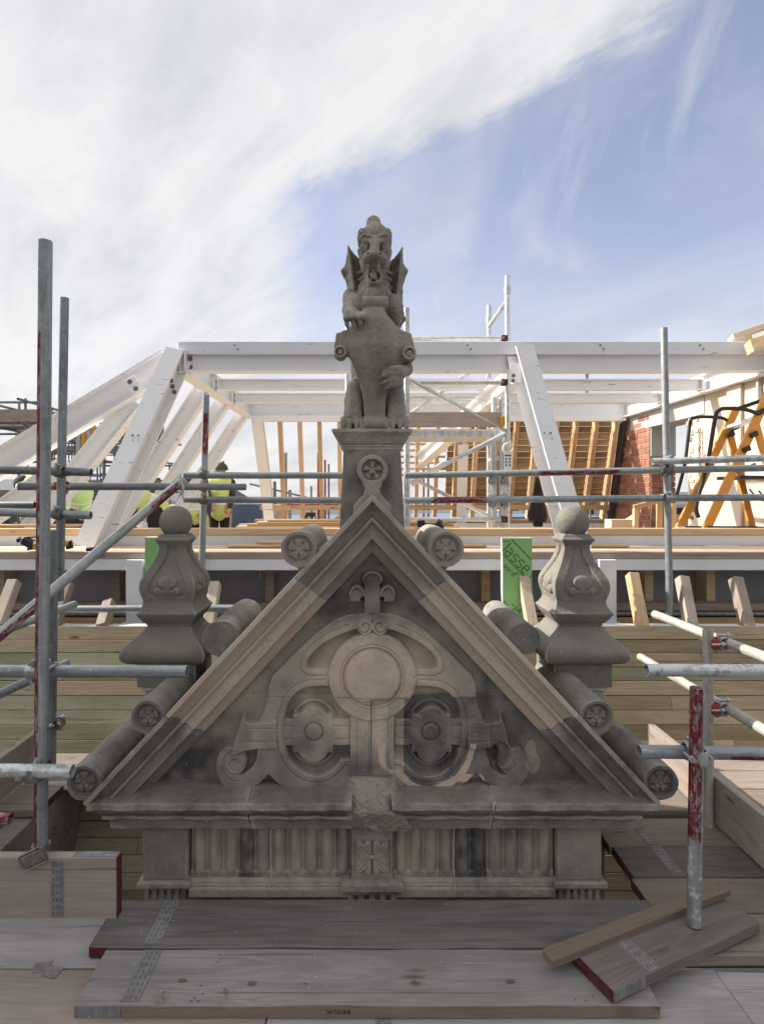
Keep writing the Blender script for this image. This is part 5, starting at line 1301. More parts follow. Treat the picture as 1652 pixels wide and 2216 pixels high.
# top beams (front, two joists, back)
o = ibeam('ridge_beam', (xl+.05, 5.2, 2.82), (xr+.4, 5.2, 2.82), .165, .13)
link('packing_plate', box_mesh(xr+.35-xl, .05, .10, .003), M['steel_plate'], o, Matrix.Translation(((xl+xr+.3)/2, 5.17, 2.955)))
ep = link('end_plate', box_mesh(.014, .16, .19, .002), M['steel_white'], o, Matrix.Translation((xl+.045, 5.2, 2.82)))
bolts(ep.parent, [(xl+.075, 5.190, z) for z in (2.785, 2.86)], (0, -1, 0))
for y, z0, z1 in ((6.15, 2.75, 2.868), (7.0, 2.752, 2.872)):
    o = ibeam('joist', (xl+.04, y, (z0+z1)/2), (xr-.03, y, (z0+z1)/2), z1-z0, .09)
    for x in (xl+.07, xr-.06): bolts(o, [(x, y-.010, z) for z in ((z0+z1)/2-.03, (z0+z1)/2+.03)], (0, -1, 0), .010)
ibeam('eaves_beam', (xl, 8.1, 2.84), (xr, 8.1, 2.84), .20, .14); link('sole_channel', box_mesh(xr-xl-.1, .10, .072, .003), M['steel_white'], steel, Matrix.Translation(((xl+xr)/2, 8.06, 2.702)))
# side chords running back
ibeam('side_chord', (xl, 5.12, 2.82), (xl, 8.15, 2.82), .20, .13); ibeam('side_chord', (xr, 4.4, 2.82), (xr, 8.15, 2.82), .20, .13)
# leaning columns of the front corners and the right frame
o = ibeam('leaning_column', P(388, 768, 5.10), P(196, 1188, 4.62), .21, .165, up=(-.17, -1, 0), tf=.014)
bolts(o, [P(u, v, 5.0) for u, v in ((370, 824), (373, 836), (377, 848))], (0, -1, 0), .015)
for du, dv in ((0, 0), (13, 0), (2, 11), (15, 11)): bolts(o, [P(287+du, 942+dv, 4.78)], (0, -1, 0), .006)
o = ibeam('leaning_column', P(1124, 760, 5.10), P(1246, 1198, 4.60), .20, .17, up=(.22, -1, 0), tf=.014)
bolts(o, [P(u, v, 5.05) for u, v in ((1110, 813), (1109, 824))], (0, -1, 0), .015)
for du, dv in ((0, 0), (14, 0), (2, 12), (16, 12)): bolts(o, [P(1176+du, 937+dv, 4.78)], (0, -1, 0), .006)
for (u, v, du, dv, Y) in ((288, 834, 20, 30, 5.03), (1116, 806, 12, 26, 5.02)):
    q = P(u, v, Y); link('gusset_plate', box_mesh(.10, .012, .17, .002), M['steel_white'], steel, Matrix.Translation(q+Vector((0, .03, 0))) @ Matrix.Rotation(-.55 if u < 700 else 0, 4, 'Y'))
for x in (xl+.012, xr-.05):
    for y in (6.15, 7.0): link('end_plate', box_mesh(.012, .11, .15, .002), M['steel_white'], steel, Matrix.Translation((x+.07 if x < 0 else x-.02, y, 2.81)))
for k, x in enumerate((-1.2, -.2, .9, 2.1, 3.0)):
    bolts(steel, [(x, 5.145, 2.97), (x+.03, 5.145, 2.935)], (0, -1, 0), .005)
# hip and rafters of the left slope
ibeam('hip_rafter', P(368, 785, 5.18), P(-120, 1075, 5.18), .235, .13, up=(.4, 0, 1))
bolts(steel, [P(u, v, 5.05) for u, v in ((281, 826), (294, 841))], (0, -1, 0), .015)
ibeam('jack_rafter', P(292, 868, 5.26), P(66, 1150, 5.26), .175, .13, up=(-1, 0, .8))
ibeam('jack_rafter', P(150, 1002, 5.3), P(-40, 1135, 5.3), .16, .12, up=(-1, 0, .8))
for y, b in ((6.15, .05), (7.0, 0), (8.05, -.04)): ibeam('rafter', (xl-.06, y, 2.80), (-2.79, y, 1.20), .165, .12, up=(-1, 0, .7))
# inclined far columns with the studs
ibeam('far_column', (xl+.12, 8.12, 2.70), (xl+.22, 8.62, 1.22), .16, .15, up=(0, -1, 0)); ibeam('far_column', P(1000, 960, 8.22), P(995, 1135, 8.6), .14, .15, up=(0, -1, 0))
ibeam('inner_chord', P(905, 1000, 8.0), P(1112, 815, 5.6), .18, .13); 
timber('white wall plate at far left under the rafters', (-2.85, 4.95, 1.14), (-2.85, 9.0, 1.14), .14, .12, M['steel_plate'], name='white_beam', cat='beam')

# ------------------------------------------------------------------ far slope: studs, battens and boards seen from inside
far = thing('far_roof_slope', 'far roof slope of pine rafters, open at left and boarded at right', 'roof', (1, 8.4, 1.25))
FT = lambda x, s: Vector((x, 8.16+.46*s, 2.69-1.42*s))
for i in range(19):
    x = -1.54+.283*i
    bar('rafter', FT(x, 0), FT(x, 1.0), .055, .13, M['pine'], far, (0, -1, 0), .003)
bar('sole_plate', (-1.7, 8.62, 1.235), (3.6, 8.62, 1.235), .16, .05, M['pine'], far); bar('rail', (-1.6, 8.50, 1.44), (3.6, 8.50, 1.44), .06, .07, M['pine'], far)
bar('white_sill', (-1.9, 8.44, 1.17), (3.6, 8.44, 1.17), .06, .07, M['steel_plate'], far)
for r in range(14):
    s = .035+r*.063; xs = 1.17 if r not in (2, 7) else 1.0
    a, b = FT(xs, s), FT(3.6, s); off = Vector((0, .085, .028))
    bar('board', a+off, b+off, .0925-random.uniform(0, .006), .018, M['sarking_in'], far, (0, -1, .32), .001)
    if r < 9: bar('batten', FT(.42, s+.02)+off, FT(1.15, s+.02)+off, .030, .020, M['pine'], far, (0, -1, .32), .001)
timber('grey membrane strip at the end of the far roof slope', (3.64, 8.12, 2.70), (3.64, 8.58, 1.2), .02, .16, M['lead'], up=(0, -1, 0), name='membrane_strip', cat='strip', group=None)

# ------------------------------------------------------------------ right hand wall: brick pier, opening, plaster
XW = 3.70
bw = thing('brick_wall', 'red brick wall with a lintel, right of the far roof slope', 'wall', (XW+.15, 7.9, 1.1))
block('backing', XW-.004, XW+.31, 7.462, 8.75, 1.0, 2.718, M['brickdust'], bw, 0)
bm_ = box_mesh(.203, .024, .062, .002); bh = box_mesh(.098, .024, .062, .002); nb = 0
for r in range(22):
    z = 1.10+.0735*r; y = 7.47-(.107 if r % 2 else 0)
    while y < 8.75 and z < 2.66:
        if y+.203 > 7.46 and nb < 290:
            y0 = max(y, 7.464); half = (y0 > y+.02) or (r % 5 == 3)
            me = bh if half else bm_; L = .098 if half else .203
            link('brick', me, M['brick'], bw, Matrix.Translation((XW+random.uniform(-.002, .002), y0+L/2, z)) @ Matrix.Rotation(math.pi/2, 4, 'Z')); nb += 1
            y = y0+L+.011
        else: y += .214
for r in range(14):
    z = 1.10+.0735*r
    for k, (xa, L) in enumerate(((XW+.012, .203), (XW+.226, .098)) if r % 2 else ((XW+.012, .098), (XW+.121, .203))):
        link('brick', bh if L < .1 else bm_, M['brick'], bw, Matrix.Translation((xa+L/2, 7.458, z)))
block('pier_cap', XW+.005, XW+.33, 7.445, 7.60, 2.13, 2.66, M['concrete'], bw, .004)
block('lintel', XW-.012, XW+.30, 6.25, 8.0, 2.51, 2.716, M['concrete'], bw, .004)
pw = thing('plaster_wall', 'sunlit cream plaster wall at the right edge behind the yellow ladder', 'wall', (XW+.2, 5.6, .8))
block('wall_face', XW, XW+.32, 4.2, 6.58, .6, 2.718, M['plaster'], pw, .006)
block('pilaster', XW-.035, XW-.001, 5.60, 5.82, .7, 2.715, M['plaster'], pw, .004)
# stripped jamb of broken bricks
zz = 1.10
while zz < 2.62:
    hgt = random.uniform(.045, .085); link('broken_brick', box_mesh(round(random.uniform(.05, .13), 2), .04, hgt, .010), M['brick'] if zz < 1.75 else M['stone_broken'], pw, Matrix.Translation((XW+.012+random.uniform(-.012, .004), 6.515+random.uniform(-.03, .03), zz)) @ Matrix.Rotation(random.uniform(-.15, .15), 4, 'X') @ Matrix.Rotation(math.pi/2+random.uniform(-.25, .25), 4, 'Z')); zz += hgt+random.uniform(.004, .06)
for k in range(10): link('torn_mortar', box_mesh(round(random.uniform(.03, .09), 2), .03, round(random.uniform(.02, .07), 2), .010), M['stone_broken'], pw, Matrix.Translation((XW+.006+random.uniform(-.008, .004), 6.34+random.gauss(0, .05), random.uniform(1.95, 2.68))) @ Matrix.Rotation(random.uniform(-.8, .8), 4, 'X') @ Matrix.Rotation(math.pi/2, 4, 'Z'))
pts = [P(1541+3*math.sin(k*1.3), 930+k*14, 6.3) for k in range(8)]
for p in pts: p.x = XW-.03
ch = thing('steel_chain', 'rusty chain hanging on the stripped jamb behind the ladder', 'chain', pts[-1])
for k in range(16):
    q = pts[0].lerp(pts[-1], k/15); tm = bent_pipe('chain_link', [q+Vector((0, .012*math.cos(a) if k % 2 else 0, .02*math.sin(a)))+Vector((0 if k % 2 else .012*math.cos(a), 0, 0)) for a in np.linspace(0, 6.28, 8)], .0045, M['coupler'], ch, 5, spline=False)
bent_pipe('green_pipe', [(XW-.03, 5.35, 2.70), (XW-.03, 5.35, 2.52), (XW-.028, 5.33, 2.42)], .018, M['far_pale'], None).name; tag(bpy.data.objects['green_pipe'], 'pale pipe on the plaster under the right beam', 'pipe')
# rough timbers at the top right corner
t = thing('timber_gutter', 'rough sunlit timber gutter end at the top right corner', 'timber', P(1640, 740, 5.3))
bar('board', P(1575, 740, 5.35), P(1720, 690, 5.2), .30, .05, M['pine_pale'], t, (.3, 0, 1)); bar('splintered_board', P(1618, 752, 5.0), P(1720, 722, 4.9), .16, .10, M['pine'], t, (.3, 0, 1)); bar('splintered_board', P(1622, 762, 4.98), P(1720, 745, 4.9), .14, .03, M['pine_pale'], t, (.3, 0, 1))
bar('white_flashing', P(1632, 738, 4.95), P(1720, 705, 4.9), .12, .004, M['steel_plate'], t, (0, -1, .3))
# propped frame before the brick wall
t = thing('timber_prop_frame', 'light pine prop frame standing before the brick wall', 'frame', P(1390, 1140, 6.3))
for a, b in (((1374, 1100), (1374, 1150)), ((1425, 1082), (1425, 1150)), ((1370, 1098), (1436, 1080)), ((1455, 1090), (1455, 1150))): bar('stud', P(*a, 6.3), P(*b, 6.25), .05, .05, M['pine'], t, (0, -1, 0))
t = thing('cardboard_box', 'open brown cardboard box on the attic floor by the brick wall', 'box', P(1345, 1143, 6.6)); c = P(1338, 1136, 6.6); link('carton', box_mesh(.25, .2, .13, .002), M['ply'], t, Matrix.Translation(c)); link('flap', box_mesh(.10, .2, .004, 0), M['ply'], t, Matrix.Translation(c+Vector((.155, 0, .085))) @ Matrix.Rotation(-.6, 4, 'Y'))

# ------------------------------------------------------------------ aluminium tower
tower = thing('access_tower', 'aluminium mobile scaffold tower with platform right of the statue', 'scaffold tower', P(980, 1140, 5.7))
ar = .0255
def al(name, a, b, r=ar, mat=None): return pipe(name, a, b, r, mat or M['alu'], tower)
YN, YF_ = 5.42, 6.25
for (u, Y, v0, v1) in ((1097, YN, 597, 1160), (1057, YF_, 661, 1150), (752, YN, 640, 1160), (757, YF_, 690, 1150)):
    o = al('standard', P(u, v1, Y), P(u, v0, Y))
    for v in ((v0+32, v0+160, 770, 960) if u > 900 else (800,)): pp = P(u, v, Y); link('collar', rev_mesh([(ar+.001, -.03), (ar+.008, -.03), (ar+.008, .03), (ar+.001, .03)], 14, False), M['alu'], o, Matrix.Translation(pp))
for v in (650, 768, 870, 985, 1085): al('rung', P(1097, v, YN), Vector((P(1057, v, YF_).x, YF_, P(1097, v, YN).z)), .02)
al('end_brace', P(1097, 650, YN), P(1057, 706, YF_), .022); al('end_brace', P(1097, 745, YN), P(1057, 778, YF_), .022)
for (v, Y, ua, ub) in ((733, YN, 752, 1092), (828, YN, 752, 1092), (777, YF_, 757, 1054), (860, YF_, 757, 1054), (1124, YN, 752, 1092)):
    o = al('guard_rail', P(ua, v, Y), P(ub, v, Y), .022); link('claw', box_mesh(.06, .06, .06, .006), M['dark'], o, Matrix.Translation(P(ub-2, v, Y))); link('claw_latch', box_mesh(.022, .062, .03, .003), M['coupler_red'], o, Matrix.Translation(P(ub-4, v, Y-.004)))
for a, b in (((885, 822, YN-.03), (1092, 932, YN-.03)), ((875, 905, YF_), (1054, 778, YF_)), ((880, 1046, YN), (1090, 940, YN)), ((880, 1030, YF_), (1060, 1118, YF_)), ((890, 1050, YF_), (960, 1000, YF_))): al('diagonal_brace', P(*a), P(*b), .022)
a, b = P(752, 936, YN), P(1090, 936, YN); pl = link('platform', box_mesh(b.x-a.x, .60, .06, .004), M['alu'], tower, Matrix.Translation(((a.x+b.x)/2, YN+.36, a.z)))
link('platform_deck', box_mesh(b.x-a.x-.06, .56, .012, .002), M['ply'], pl, Matrix.Translation(((a.x+b.x)/2, YN+.36, a.z+.037)))
a, b = P(752, 909, YN-.02), P(1083, 909, YN-.02); tb = link('toe_board', box_mesh(b.x-a.x, .022, .145, .003), M['pine_grey'], tower, Matrix.Translation(((a.x+b.x)/2, YN-.04, a.z)))
link('corner_clip', box_mesh(.045, .05, .09, .003), M['yellow'], tb, Matrix.Translation(P(1086, 912, YN-.05)))
for u in (1068, 1085): al('ladder_stile', P(u, 1150, YN+.1), P(u, 860, YN+.1), .028)
t = thing('scaffold_tag', 'white inspection tag hanging on the tower standard', 'tag', P(1098, 1013, 5.35)); a = P(1098, 1000, 5.36)
link('tag_plate', box_mesh(.075, .006, .17, .002), M['tape'], t, Matrix.Translation(a))
for i in range(3):
    for j in range(2): link('printed_block', box_mesh(.020, .0008, .020, 0), M['tagblue'], t, Matrix.Translation(a+Vector((-.018+.034*j, -.0036, .03-.03*i))))
link('printed_bar', box_mesh(.06, .0008, .014, 0), M['green_print'], t, Matrix.Translation(a+Vector((0, -.0036, .062))))
bent_pipe('tag_ring', [a+Vector((.045*math.cos(q), 0, .13+.045*math.sin(q))) for q in np.linspace(-1.2, 4.4, 9)], .009, M['tape'], t, 6)

# ------------------------------------------------------------------ yellow platform ladder
lad = thing('platform_ladder', 'yellow fibreglass platform step ladder with black hand rails at right', 'ladder', (3.2, 5.0, 1.0), rotz=0)
YL = 4.98
def stile(name, a, b, Ya, Yb, w=.074): return bar(name, P(*a, Ya), P(*b, Yb), w, .03, M['ladder'], lad, (0, -1, 0), .004)
f1 = stile('front_stile', (1662, 850), (1505, 1192), YL, YL-.02); f2 = stile('front_stile', (1592, 882), (1458, 1165), YL+.30, YL+.30)
b1 = stile('rear_stile', (1574, 925), (1638, 1192), YL+.30, YL+.36, .06); b2 = stile('rear_stile', (1634, 920), (1712, 1192), YL, YL+.05, .06)
for k, f in enumerate((.16, .42, .68, .92)):
    a = P(1662+(1505-1662)*f, 850+(1192-850)*f, YL+.02); b = P(1592+(1458-1592)*f, 882+(1165-882)*f, YL+.28); bar('step', a, b, .09, .03, M['alu'] if k != 2 else M['dark'], lad, (0, 0, 1), .003)
bar('platform', P(1575, 1034, YL+.15), P(1720, 1036, YL+.15), .36, .03, M['dark'], lad)
bar('spreader', P(1530, 1142, YL-.03), P(1720, 1144, YL-.03), .025, .03, M['dark'], lad); bar('spreader', P(1466, 1142, YL+.3), P(1636, 1142, YL+.3), .025, .03, M['dark'], lad)
for (a, b) in (((1640, 1062), (1720, 1128)), ((1620, 1058), (1660, 1086))): bent_pipe('strap', [P(*a, YL+.05), P((a[0]+b[0])/2-3, (a[1]+b[1])/2+6, YL+.05), P(*b, YL+.05)], .008, M['dark'], lad, 6)
bent_pipe('hand_rail', [P(u, v, YL-.03) for u, v in ((1510, 1120), (1506, 1090), (1530, 1000), (1546, 905), (1555, 888), (1570, 884), (1610, 886), (1640, 896))], .017, M['dark'], lad)
bent_pipe('hand_rail', [P(u, v, YL+.28) for u, v in ((1462, 1075), (1480, 1005), (1492, 915), (1500, 905), (1520, 902), (1558, 904), (1572, 910))], .015, M['dark'], lad)
bar('top_bar', P(1590, 886, YL+.15), P(1655, 864, YL), .03, .03, M['dark'], lad)
for (u, v, Y) in ((1648, 890, YL-.03), (1630, 940, YL-.03), (1614, 972, YL-.03), (1590, 925, YL+.27), (1580, 940, YL+.27), (1530, 1078, YL+.27), (1600, 1015, YL-.03), (1626, 1010, YL-.02)): link('bracket', box_mesh(.07, .02, .045, .004), M['dark'], lad, Matrix.Translation(P(u, v, Y)) @ Matrix.Rotation(-.4, 4, 'Y'))
for (u, v) in ((1618, 960), (1578, 1060)): link('sticker', box_mesh(.04, .002, .13, 0), M['tape'], lad, Matrix.Translation(P(u, v, YL-.017)) @ Matrix.Rotation(.43, 4, 'Y'))

# ------------------------------------------------------------------ tools and clothes
def drill(label, u, v, Y, body, flip=1, s=1.0):
    t = thing('cordless_drill', label, 'drill', P(u, v, Y)); c = P(u, v, Y)
    f = lambda x, z: c+Vector((x*s*flip, 0, z*s))
    def lathe(nm, a, b, prof, m): link(nm, rev_mesh(prof, 14), m, t, axis_frame(a, b) @ Matrix.Translation((0, 0, -(b-a).length/2)))
    lathe('motor_housing', f(.04, .075), f(.21, .085), [(.02*s, 0), (.032*s, .01*s), (.034*s, .10*s), (.026*s, .15*s), (.02*s, .17*s)], body)
    lathe('chuck', f(-.05, .068), f(.04, .075), [(.008*s, 0), (.022*s, .02*s), (.024*s, .09*s)], M['dark'])
    bar('handle', f(.15, .07), f(.185, -.02), .042*s, .05*s, body, t, (0, -1, 0), .01*s)
    bar('battery', f(.14, -.035), f(.25, -.028), .07*s, .05*s, M['dark'], t, (0, 0, 1), .008*s)
    bar('bit', f(-.13, .063), f(-.05, .068), .008*s, .008*s, M['dark'], t)
    link('trigger', box_mesh(.02*s, .02*s, .03*s, .003), M['dark'], t, Matrix.Translation(f(.128, .045)))
t = thing('reciprocating_saw', 'yellow and black power saw lying on the greyed timber at left', 'power saw', P(90, 1190, 4.28))
def SP(u, v, dy=0): return P(u, v, 4.27+dy)
bar('blade_shoe', SP(38, 1170), SP(58, 1166), .03, .03, M['dark'], t); bar('gear_head', SP(50, 1168), SP(78, 1182), .075, .060, M['dark'], t, (0, 0, 1), .012); bar('motor_body', SP(74, 1180), SP(128, 1182), .075, .062, M['yellow'], t, (0, 0, 1), .014)
bar('rear_handle', SP(126, 1168), SP(150, 1178), .05, .045, M['yellow'], t, (0, 0, 1), .012); bar('rear_grip', SP(148, 1170), SP(152, 1188), .05, .03, M['dark'], t, (0, -1, 0), .006); bar('base_shoe', SP(62, 1188), SP(76, 1186), .05, .02, M['zinc'], t, (0, 0, 1), .004); bar('top_lever', SP(40, 1164), SP(76, 1162), .02, .012, M['dark'], t)
t = thing('cordless_drill', 'black cordless drill lying on the pine timber right of the pedestal', 'drill', P(930, 1140, 4.82))
def DP(u, v, dy=0): return P(u, v, 4.80+dy)
bar('battery', DP(910, 1126), DP(911, 1141), .065, .055, M['dark'], t, (0, -1, 0), .006); bar('handle', DP(916, 1135), DP(946, 1138), .05, .028, M['dark'], t, (0, 0, 1), .010); bar('motor_housing', DP(942, 1128), DP(956, 1146), .055, .05, M['dark'], t, (0, -1, 0), .012); bar('chuck', DP(944, 1124), DP(957, 1130), .03, .02, M['coupler'], t, (0, 0, 1), .004)
t = thing('saw_horse', 'small dark saw horse on the far side of the attic, left of the pedestal', 'saw horse', P(670, 1130, 7.6)); bar('top_rail', P(662, 1113, 7.6), P(682, 1113, 7.6), .10, .05, M['cloth_dark'], t)
for u0, u1 in ((663, 660), (668, 672), (676, 672), (681, 685)): bar('leg', P(u0, 1114, 7.58), P(u1, 1133, 7.56), .035, .03, M['pine_grey' if u0 in (668, 681) else 'cloth_dark'], t, (0, -1, 0))
t = thing('hanging_jacket', 'black jacket hanging beside the right leaning column', 'jacket', P(1160, 1085, 5.6))
V = []; n = 14
rings = []
for v, hw, dd in ((1034, .012, .02), (1048, .03, .04), (1070, .05, .06), (1095, .075, .075), (1115, .095, .08), (1127, .085, .07)):
    c = P(1161+(1095-v)*.03, v, 5.6); rings.append([(c.x+hw*math.cos(a)*(1+.12*math.sin(3*a+v)), c.y+dd*math.sin(a), c.z+.012*math.sin(2*a)) for a in np.linspace(0, 2*math.pi, 18, endpoint=False)])
link('coat_body', loft(rings, smooth=True, sharp=60), M['cloth_dark'], t)
link('coat_tail', box_mesh(.09, .05, .09, .01), M['cloth_dark'], t, Matrix.Translation(P(1163, 1130, 5.6)))
t = thing('hammer_tray', 'red and black folding saw lying on the shelf by the left steel column', 'hand saw', P(210, 1186, 4.25)); bar('handle', P(188, 1189, 4.22), P(214, 1187, 4.22), .04, .03, M['dark'], t, (0, 0, 1), .006); bar('red_grip', P(205, 1184, 4.22), P(222, 1182, 4.22), .04, .02, M['coupler_red'], t, (0, 0, 1), .006); bar('blade', P(212, 1188, 4.22), P(246, 1184, 4.22), .05, .004, M['zinc'], t)
t.name = 'hand_saw'
# ------------------------------------------------------------------ people (one body mesh each; vest and hat are worn)
def person(label, J, sleeve, trousers, vest, hat, group='site workers', r=1.0, face=(0, -1, 0)):
    J = {k: Vector(v) for k, v in J.items()}
    xs = list(J.values()); lo = [min(v[i] for v in xs)-.22 for i in range(3)]; hi = [max(v[i] for v in xs)+.24 for i in range(3)]
    g = Vox(lo, hi, .0105); SK, SL, TR_ = 0, 1, 2
    base = J['pelvis'].copy(); base.z = min(J['ankle_l'].z, J['ankle_r'].z)-.08
    t = thing('person', label, 'person', base, group)
    c = lambda a, b, ra, rb, lab, k=.03: g.cap(J[a], J[b], ra*r, rb*r, k, False, lab)
    side = (J['shoulder_r']-J['shoulder_l']).normalized(); tor = (J['neck']-J['pelvis']).normalized(); fw = tor.cross(side)
    c('pelvis', 'chest', .135, .145, SL, .05); c('chest', 'neck', .13, .07, SL, .05); c('shoulder_l', 'shoulder_r', .078, .078, SL, .05)
    g.cap(J['pelvis']-side*.07, J['pelvis']+side*.07, .12, .12, .04, False, TR_)
    g.cap(J['neck'], J['head'], .055, .055, .02, False, SK)
    hd = Vector(face).normalized(); up = (J['head']-J['neck']).normalized()
    g.ell(J['head'], (.078, .092, .112), .01, False, SK); nose = J['head']+hd*.095
    g.cap(J['head']+hd*.08+up*.01, nose-up*.025, .014, .018, .012, False, SK); g.cap(J['head']-up*.09+hd*.055, J['head']-up*.085+hd*.07, .03, .026, .02, False, SK)
    hs = hd.cross(up).normalized()
    for s in (-1, 1):
        g.ell(J['head']+hs*s*.080, (.018, .02, .03), .008, False, SK); g.ell(J['head']+hd*.088+hs*s*.032+up*.012, .012, .004, True)
    g.cap(J['head']+hd*.092-up*.052-hs*.02, J['head']+hd*.092-up*.052+hs*.02, .006, .006, .003, True)
    for s in 'lr':
        c('shoulder_'+s, 'elbow_'+s, .062, .048, SL); c('elbow_'+s, 'wrist_'+s, .046, .032, SL)
        w = J['wrist_'+s]; d = (w-J['elbow_'+s]).normalized(); n = d.cross(side).normalized() if abs(d.dot(side)) < .95 else Vector((0, 0, 1)); q = d.cross(n)
        g.cap(w, w+d*.075, .030, .034, .012, False, SK)
        for i, (o, l) in enumerate(((-.03, .070), (-.010, .085), (.011, .080), (.031, .062))):
            a = w+d*.085+q*o; b = a+d*l*.6+n*.012; g.cap(a, b, .0125, .0115, .004, False, SK); g.cap(b, b+d*l*.35+n*.03, .0115, .010, .004, False, SK)
        a = w+d*.025+q*.032; g.cap(a, a+q*.030+d*.035, .014, .012, .006, False, SK); g.cap(a+q*.030+d*.035, a+q*.030+d*.065+n*.012, .012, .011, .004, False, SK)
        hp = J['pelvis']+side*(.085 if s == 'r' else -.085)
        g.cap(hp, J['knee_'+s], .088, .062, .03, False, TR_); c('knee_'+s, 'ankle_'+s, .062, .045, TR_)
        a = J['ankle_'+s]; g.cap(a-Vector((0, 0, .04)), a+Vector((hd.x, hd.y, 0)).normalized()*.17-Vector((0, 0, .055)), .05, .042, .02, False, TR_)
    me, Q, L = g.mesh()
    for m in (M['skin'], sleeve, trousers): me.materials.append(m)
    me.polygons.foreach_set('material_index', L[Q[:, 0]].astype(np.int32)) if len(me.polygons) == len(Q) else None
    b = bpy.data.objects.new('body', me); COL.objects.link(b); b.parent = t; b.matrix_basis = world_of(t).inverted()
    if vest:
        v = Vox(lo, hi, .0105)
        v.cap(J['pelvis']+tor*-.02, J['chest'], .158*r, .168*r, .05); v.cap(J['chest'], J['neck']-tor*.07, .155*r, .09*r, .05); v.cap(J['shoulder_l'].lerp(J['shoulder_r'], .12), J['shoulder_l'].lerp(J['shoulder_r'], .88), .094*r, .094*r, .05)
        me, _, _ = v.mesh(); vo = link('vest', me, vest, t)
        for k in (.25, .5):
            p = J['pelvis'].lerp(J['chest'], k+.1); link('reflective_band', rev_mesh([(.166, -.022), (.172, -.022), (.172, .022), (.166, .022)], 24, False), M['tape'], vo, axis_frame(p-tor*.01, p+tor*.01))
    if hat:
        kind, m = hat; h = Vox(J['head']-Vector((.2, .2, .1)), J['head']+Vector((.2, .2, .22)), .008)
        top = J['head']+up*.035; h.ell(top+up*.02, (.112, .125, .105), .01)
        h.fun(J['head']-Vector((.2, .2, .2)), J['head']+Vector((.2, .2, .2)), lambda x, y, z: -((x-top.x)*up.x+(y-top.y)*up.y+(z-top.z)*up.z), 0, False) if False else None
        h.fun(J['head']-Vector((.2, .2, .2)), J['head']+Vector((.2, .2, .25)), lambda x, y, z: ((x-top.x)*up.x+(y-top.y)*up.y+(z-top.z)*up.z), .004, True)
        h.cap(top+hd*.09-hs*.05, top+hd*.135, .016, .012, .012); h.cap(top+hd*.09+hs*.05, top+hd*.135, .016, .012, .012)
        if kind == 'helmet': h.cap(top+up*.11-hd*.06, top+up*.115+hd*.06, .018, .014, .02)
        me, _, _ = h.mesh(); link(kind, me, m, t)
    return t
def pj(Y, **k): return {n: (P(*q[:2], Y+(q[2] if len(q) > 2 else 0))) for n, q in k.items()}
Y4 = 9.0
person('worker in a dark helmet and yellow vest with brown sleeves, left of the open rafters', pj(Y4, head=(477, 1022), neck=(476, 1039), chest=(476, 1064), pelvis=(474, 1104), shoulder_l=(454, 1046, -.03), shoulder_r=(499, 1046, .03), elbow_l=(447, 1072, -.15), wrist_l=(456, 1094, -.25), elbow_r=(503, 1078, -.05), wrist_r=(496, 1102, -.15),
       knee_l=(463, 1155, -.04), knee_r=(486, 1155, .03), ankle_l=(462, 1212), ankle_r=(486, 1212)), M['cloth_brown'], M['cloth_dark'], M['hivis'], ('helmet', M['helmet']), face=(-.6, .5, -.25))
Y3 = 8.6
person('worker in a navy cap with striped sleeve and yellow vest, behind the left finial', pj(Y3, head=(416, 1046), neck=(420, 1060), chest=(425, 1080), pelvis=(420, 1112), shoulder_l=(401, 1066, -.06), shoulder_r=(444, 1066, .08), elbow_l=(388, 1088, -.1), wrist_l=(402, 1072, -.22), elbow_r=(450, 1096, .05), wrist_r=(440, 1112, -.1),
       knee_l=(410, 1165, -.1), knee_r=(432, 1165), ankle_l=(408, 1225), ankle_r=(433, 1225)), M['cloth_navy'], M['cloth_dark'], M['hivis'], ('cap', M['cloth_navy']), face=(-.5, -.6, -.1))
Y2 = 6.6
person('worker in black sleeves and yellow vest bending down to hammer, behind the slanting brace', pj(Y2, head=(282, 1092, -.1), neck=(287, 1085), chest=(300, 1088), pelvis=(338, 1108, .1), shoulder_l=(284, 1092, -.16), shoulder_r=(300, 1080, .16), elbow_l=(281, 1122, -.2), wrist_l=(266, 1134, -.26), elbow_r=(290, 1115, .1), wrist_r=(270, 1128, -.1),
       knee_l=(335, 1165, -.1), knee_r=(348, 1165, .15), ankle_l=(342, 1228), ankle_r=(356, 1228, .1)), M['cloth_dark'], M['cloth_dark'], M['hivis'], ('helmet', M['helmet']), face=(-.6, -.3, -.7))
t = thing('claw_hammer', 'claw hammer held over the pine timber by the bending worker', 'hammer', P(255, 1136, 6.3)); bar('handle', P(262, 1131, 6.33), P(250, 1136, 6.2), .02, .025, M['dark'], t); bent_pipe('claw', [P(u, v, 6.2) for u, v in ((243, 1125), (245, 1133), (252, 1138), (260, 1139))], .014, M['coupler_zinc'], t, 8)
Y1 = 6.4
person('stooping worker in lime jacket behind the thick left post', pj(Y1, head=(64, 1042, -.1), neck=(74, 1036, -.05), chest=(92, 1042), pelvis=(118, 1086, .12), shoulder_l=(70, 1044, -.18), shoulder_r=(86, 1030, .18), elbow_l=(46, 1054, -.25), wrist_l=(44, 1086, -.3), elbow_r=(62, 1080, .2), wrist_r=(52, 1104, .1),
       knee_l=(108, 1152, -.08), knee_r=(124, 1152, .12), ankle_l=(114, 1222), ankle_r=(130, 1222, .1)), M['hivis_green'], M['cloth_dark'], M['hivis_green'], ('cap', M['cloth_dark']), face=(-.7, -.2, -.6))
Y5 = 7.6
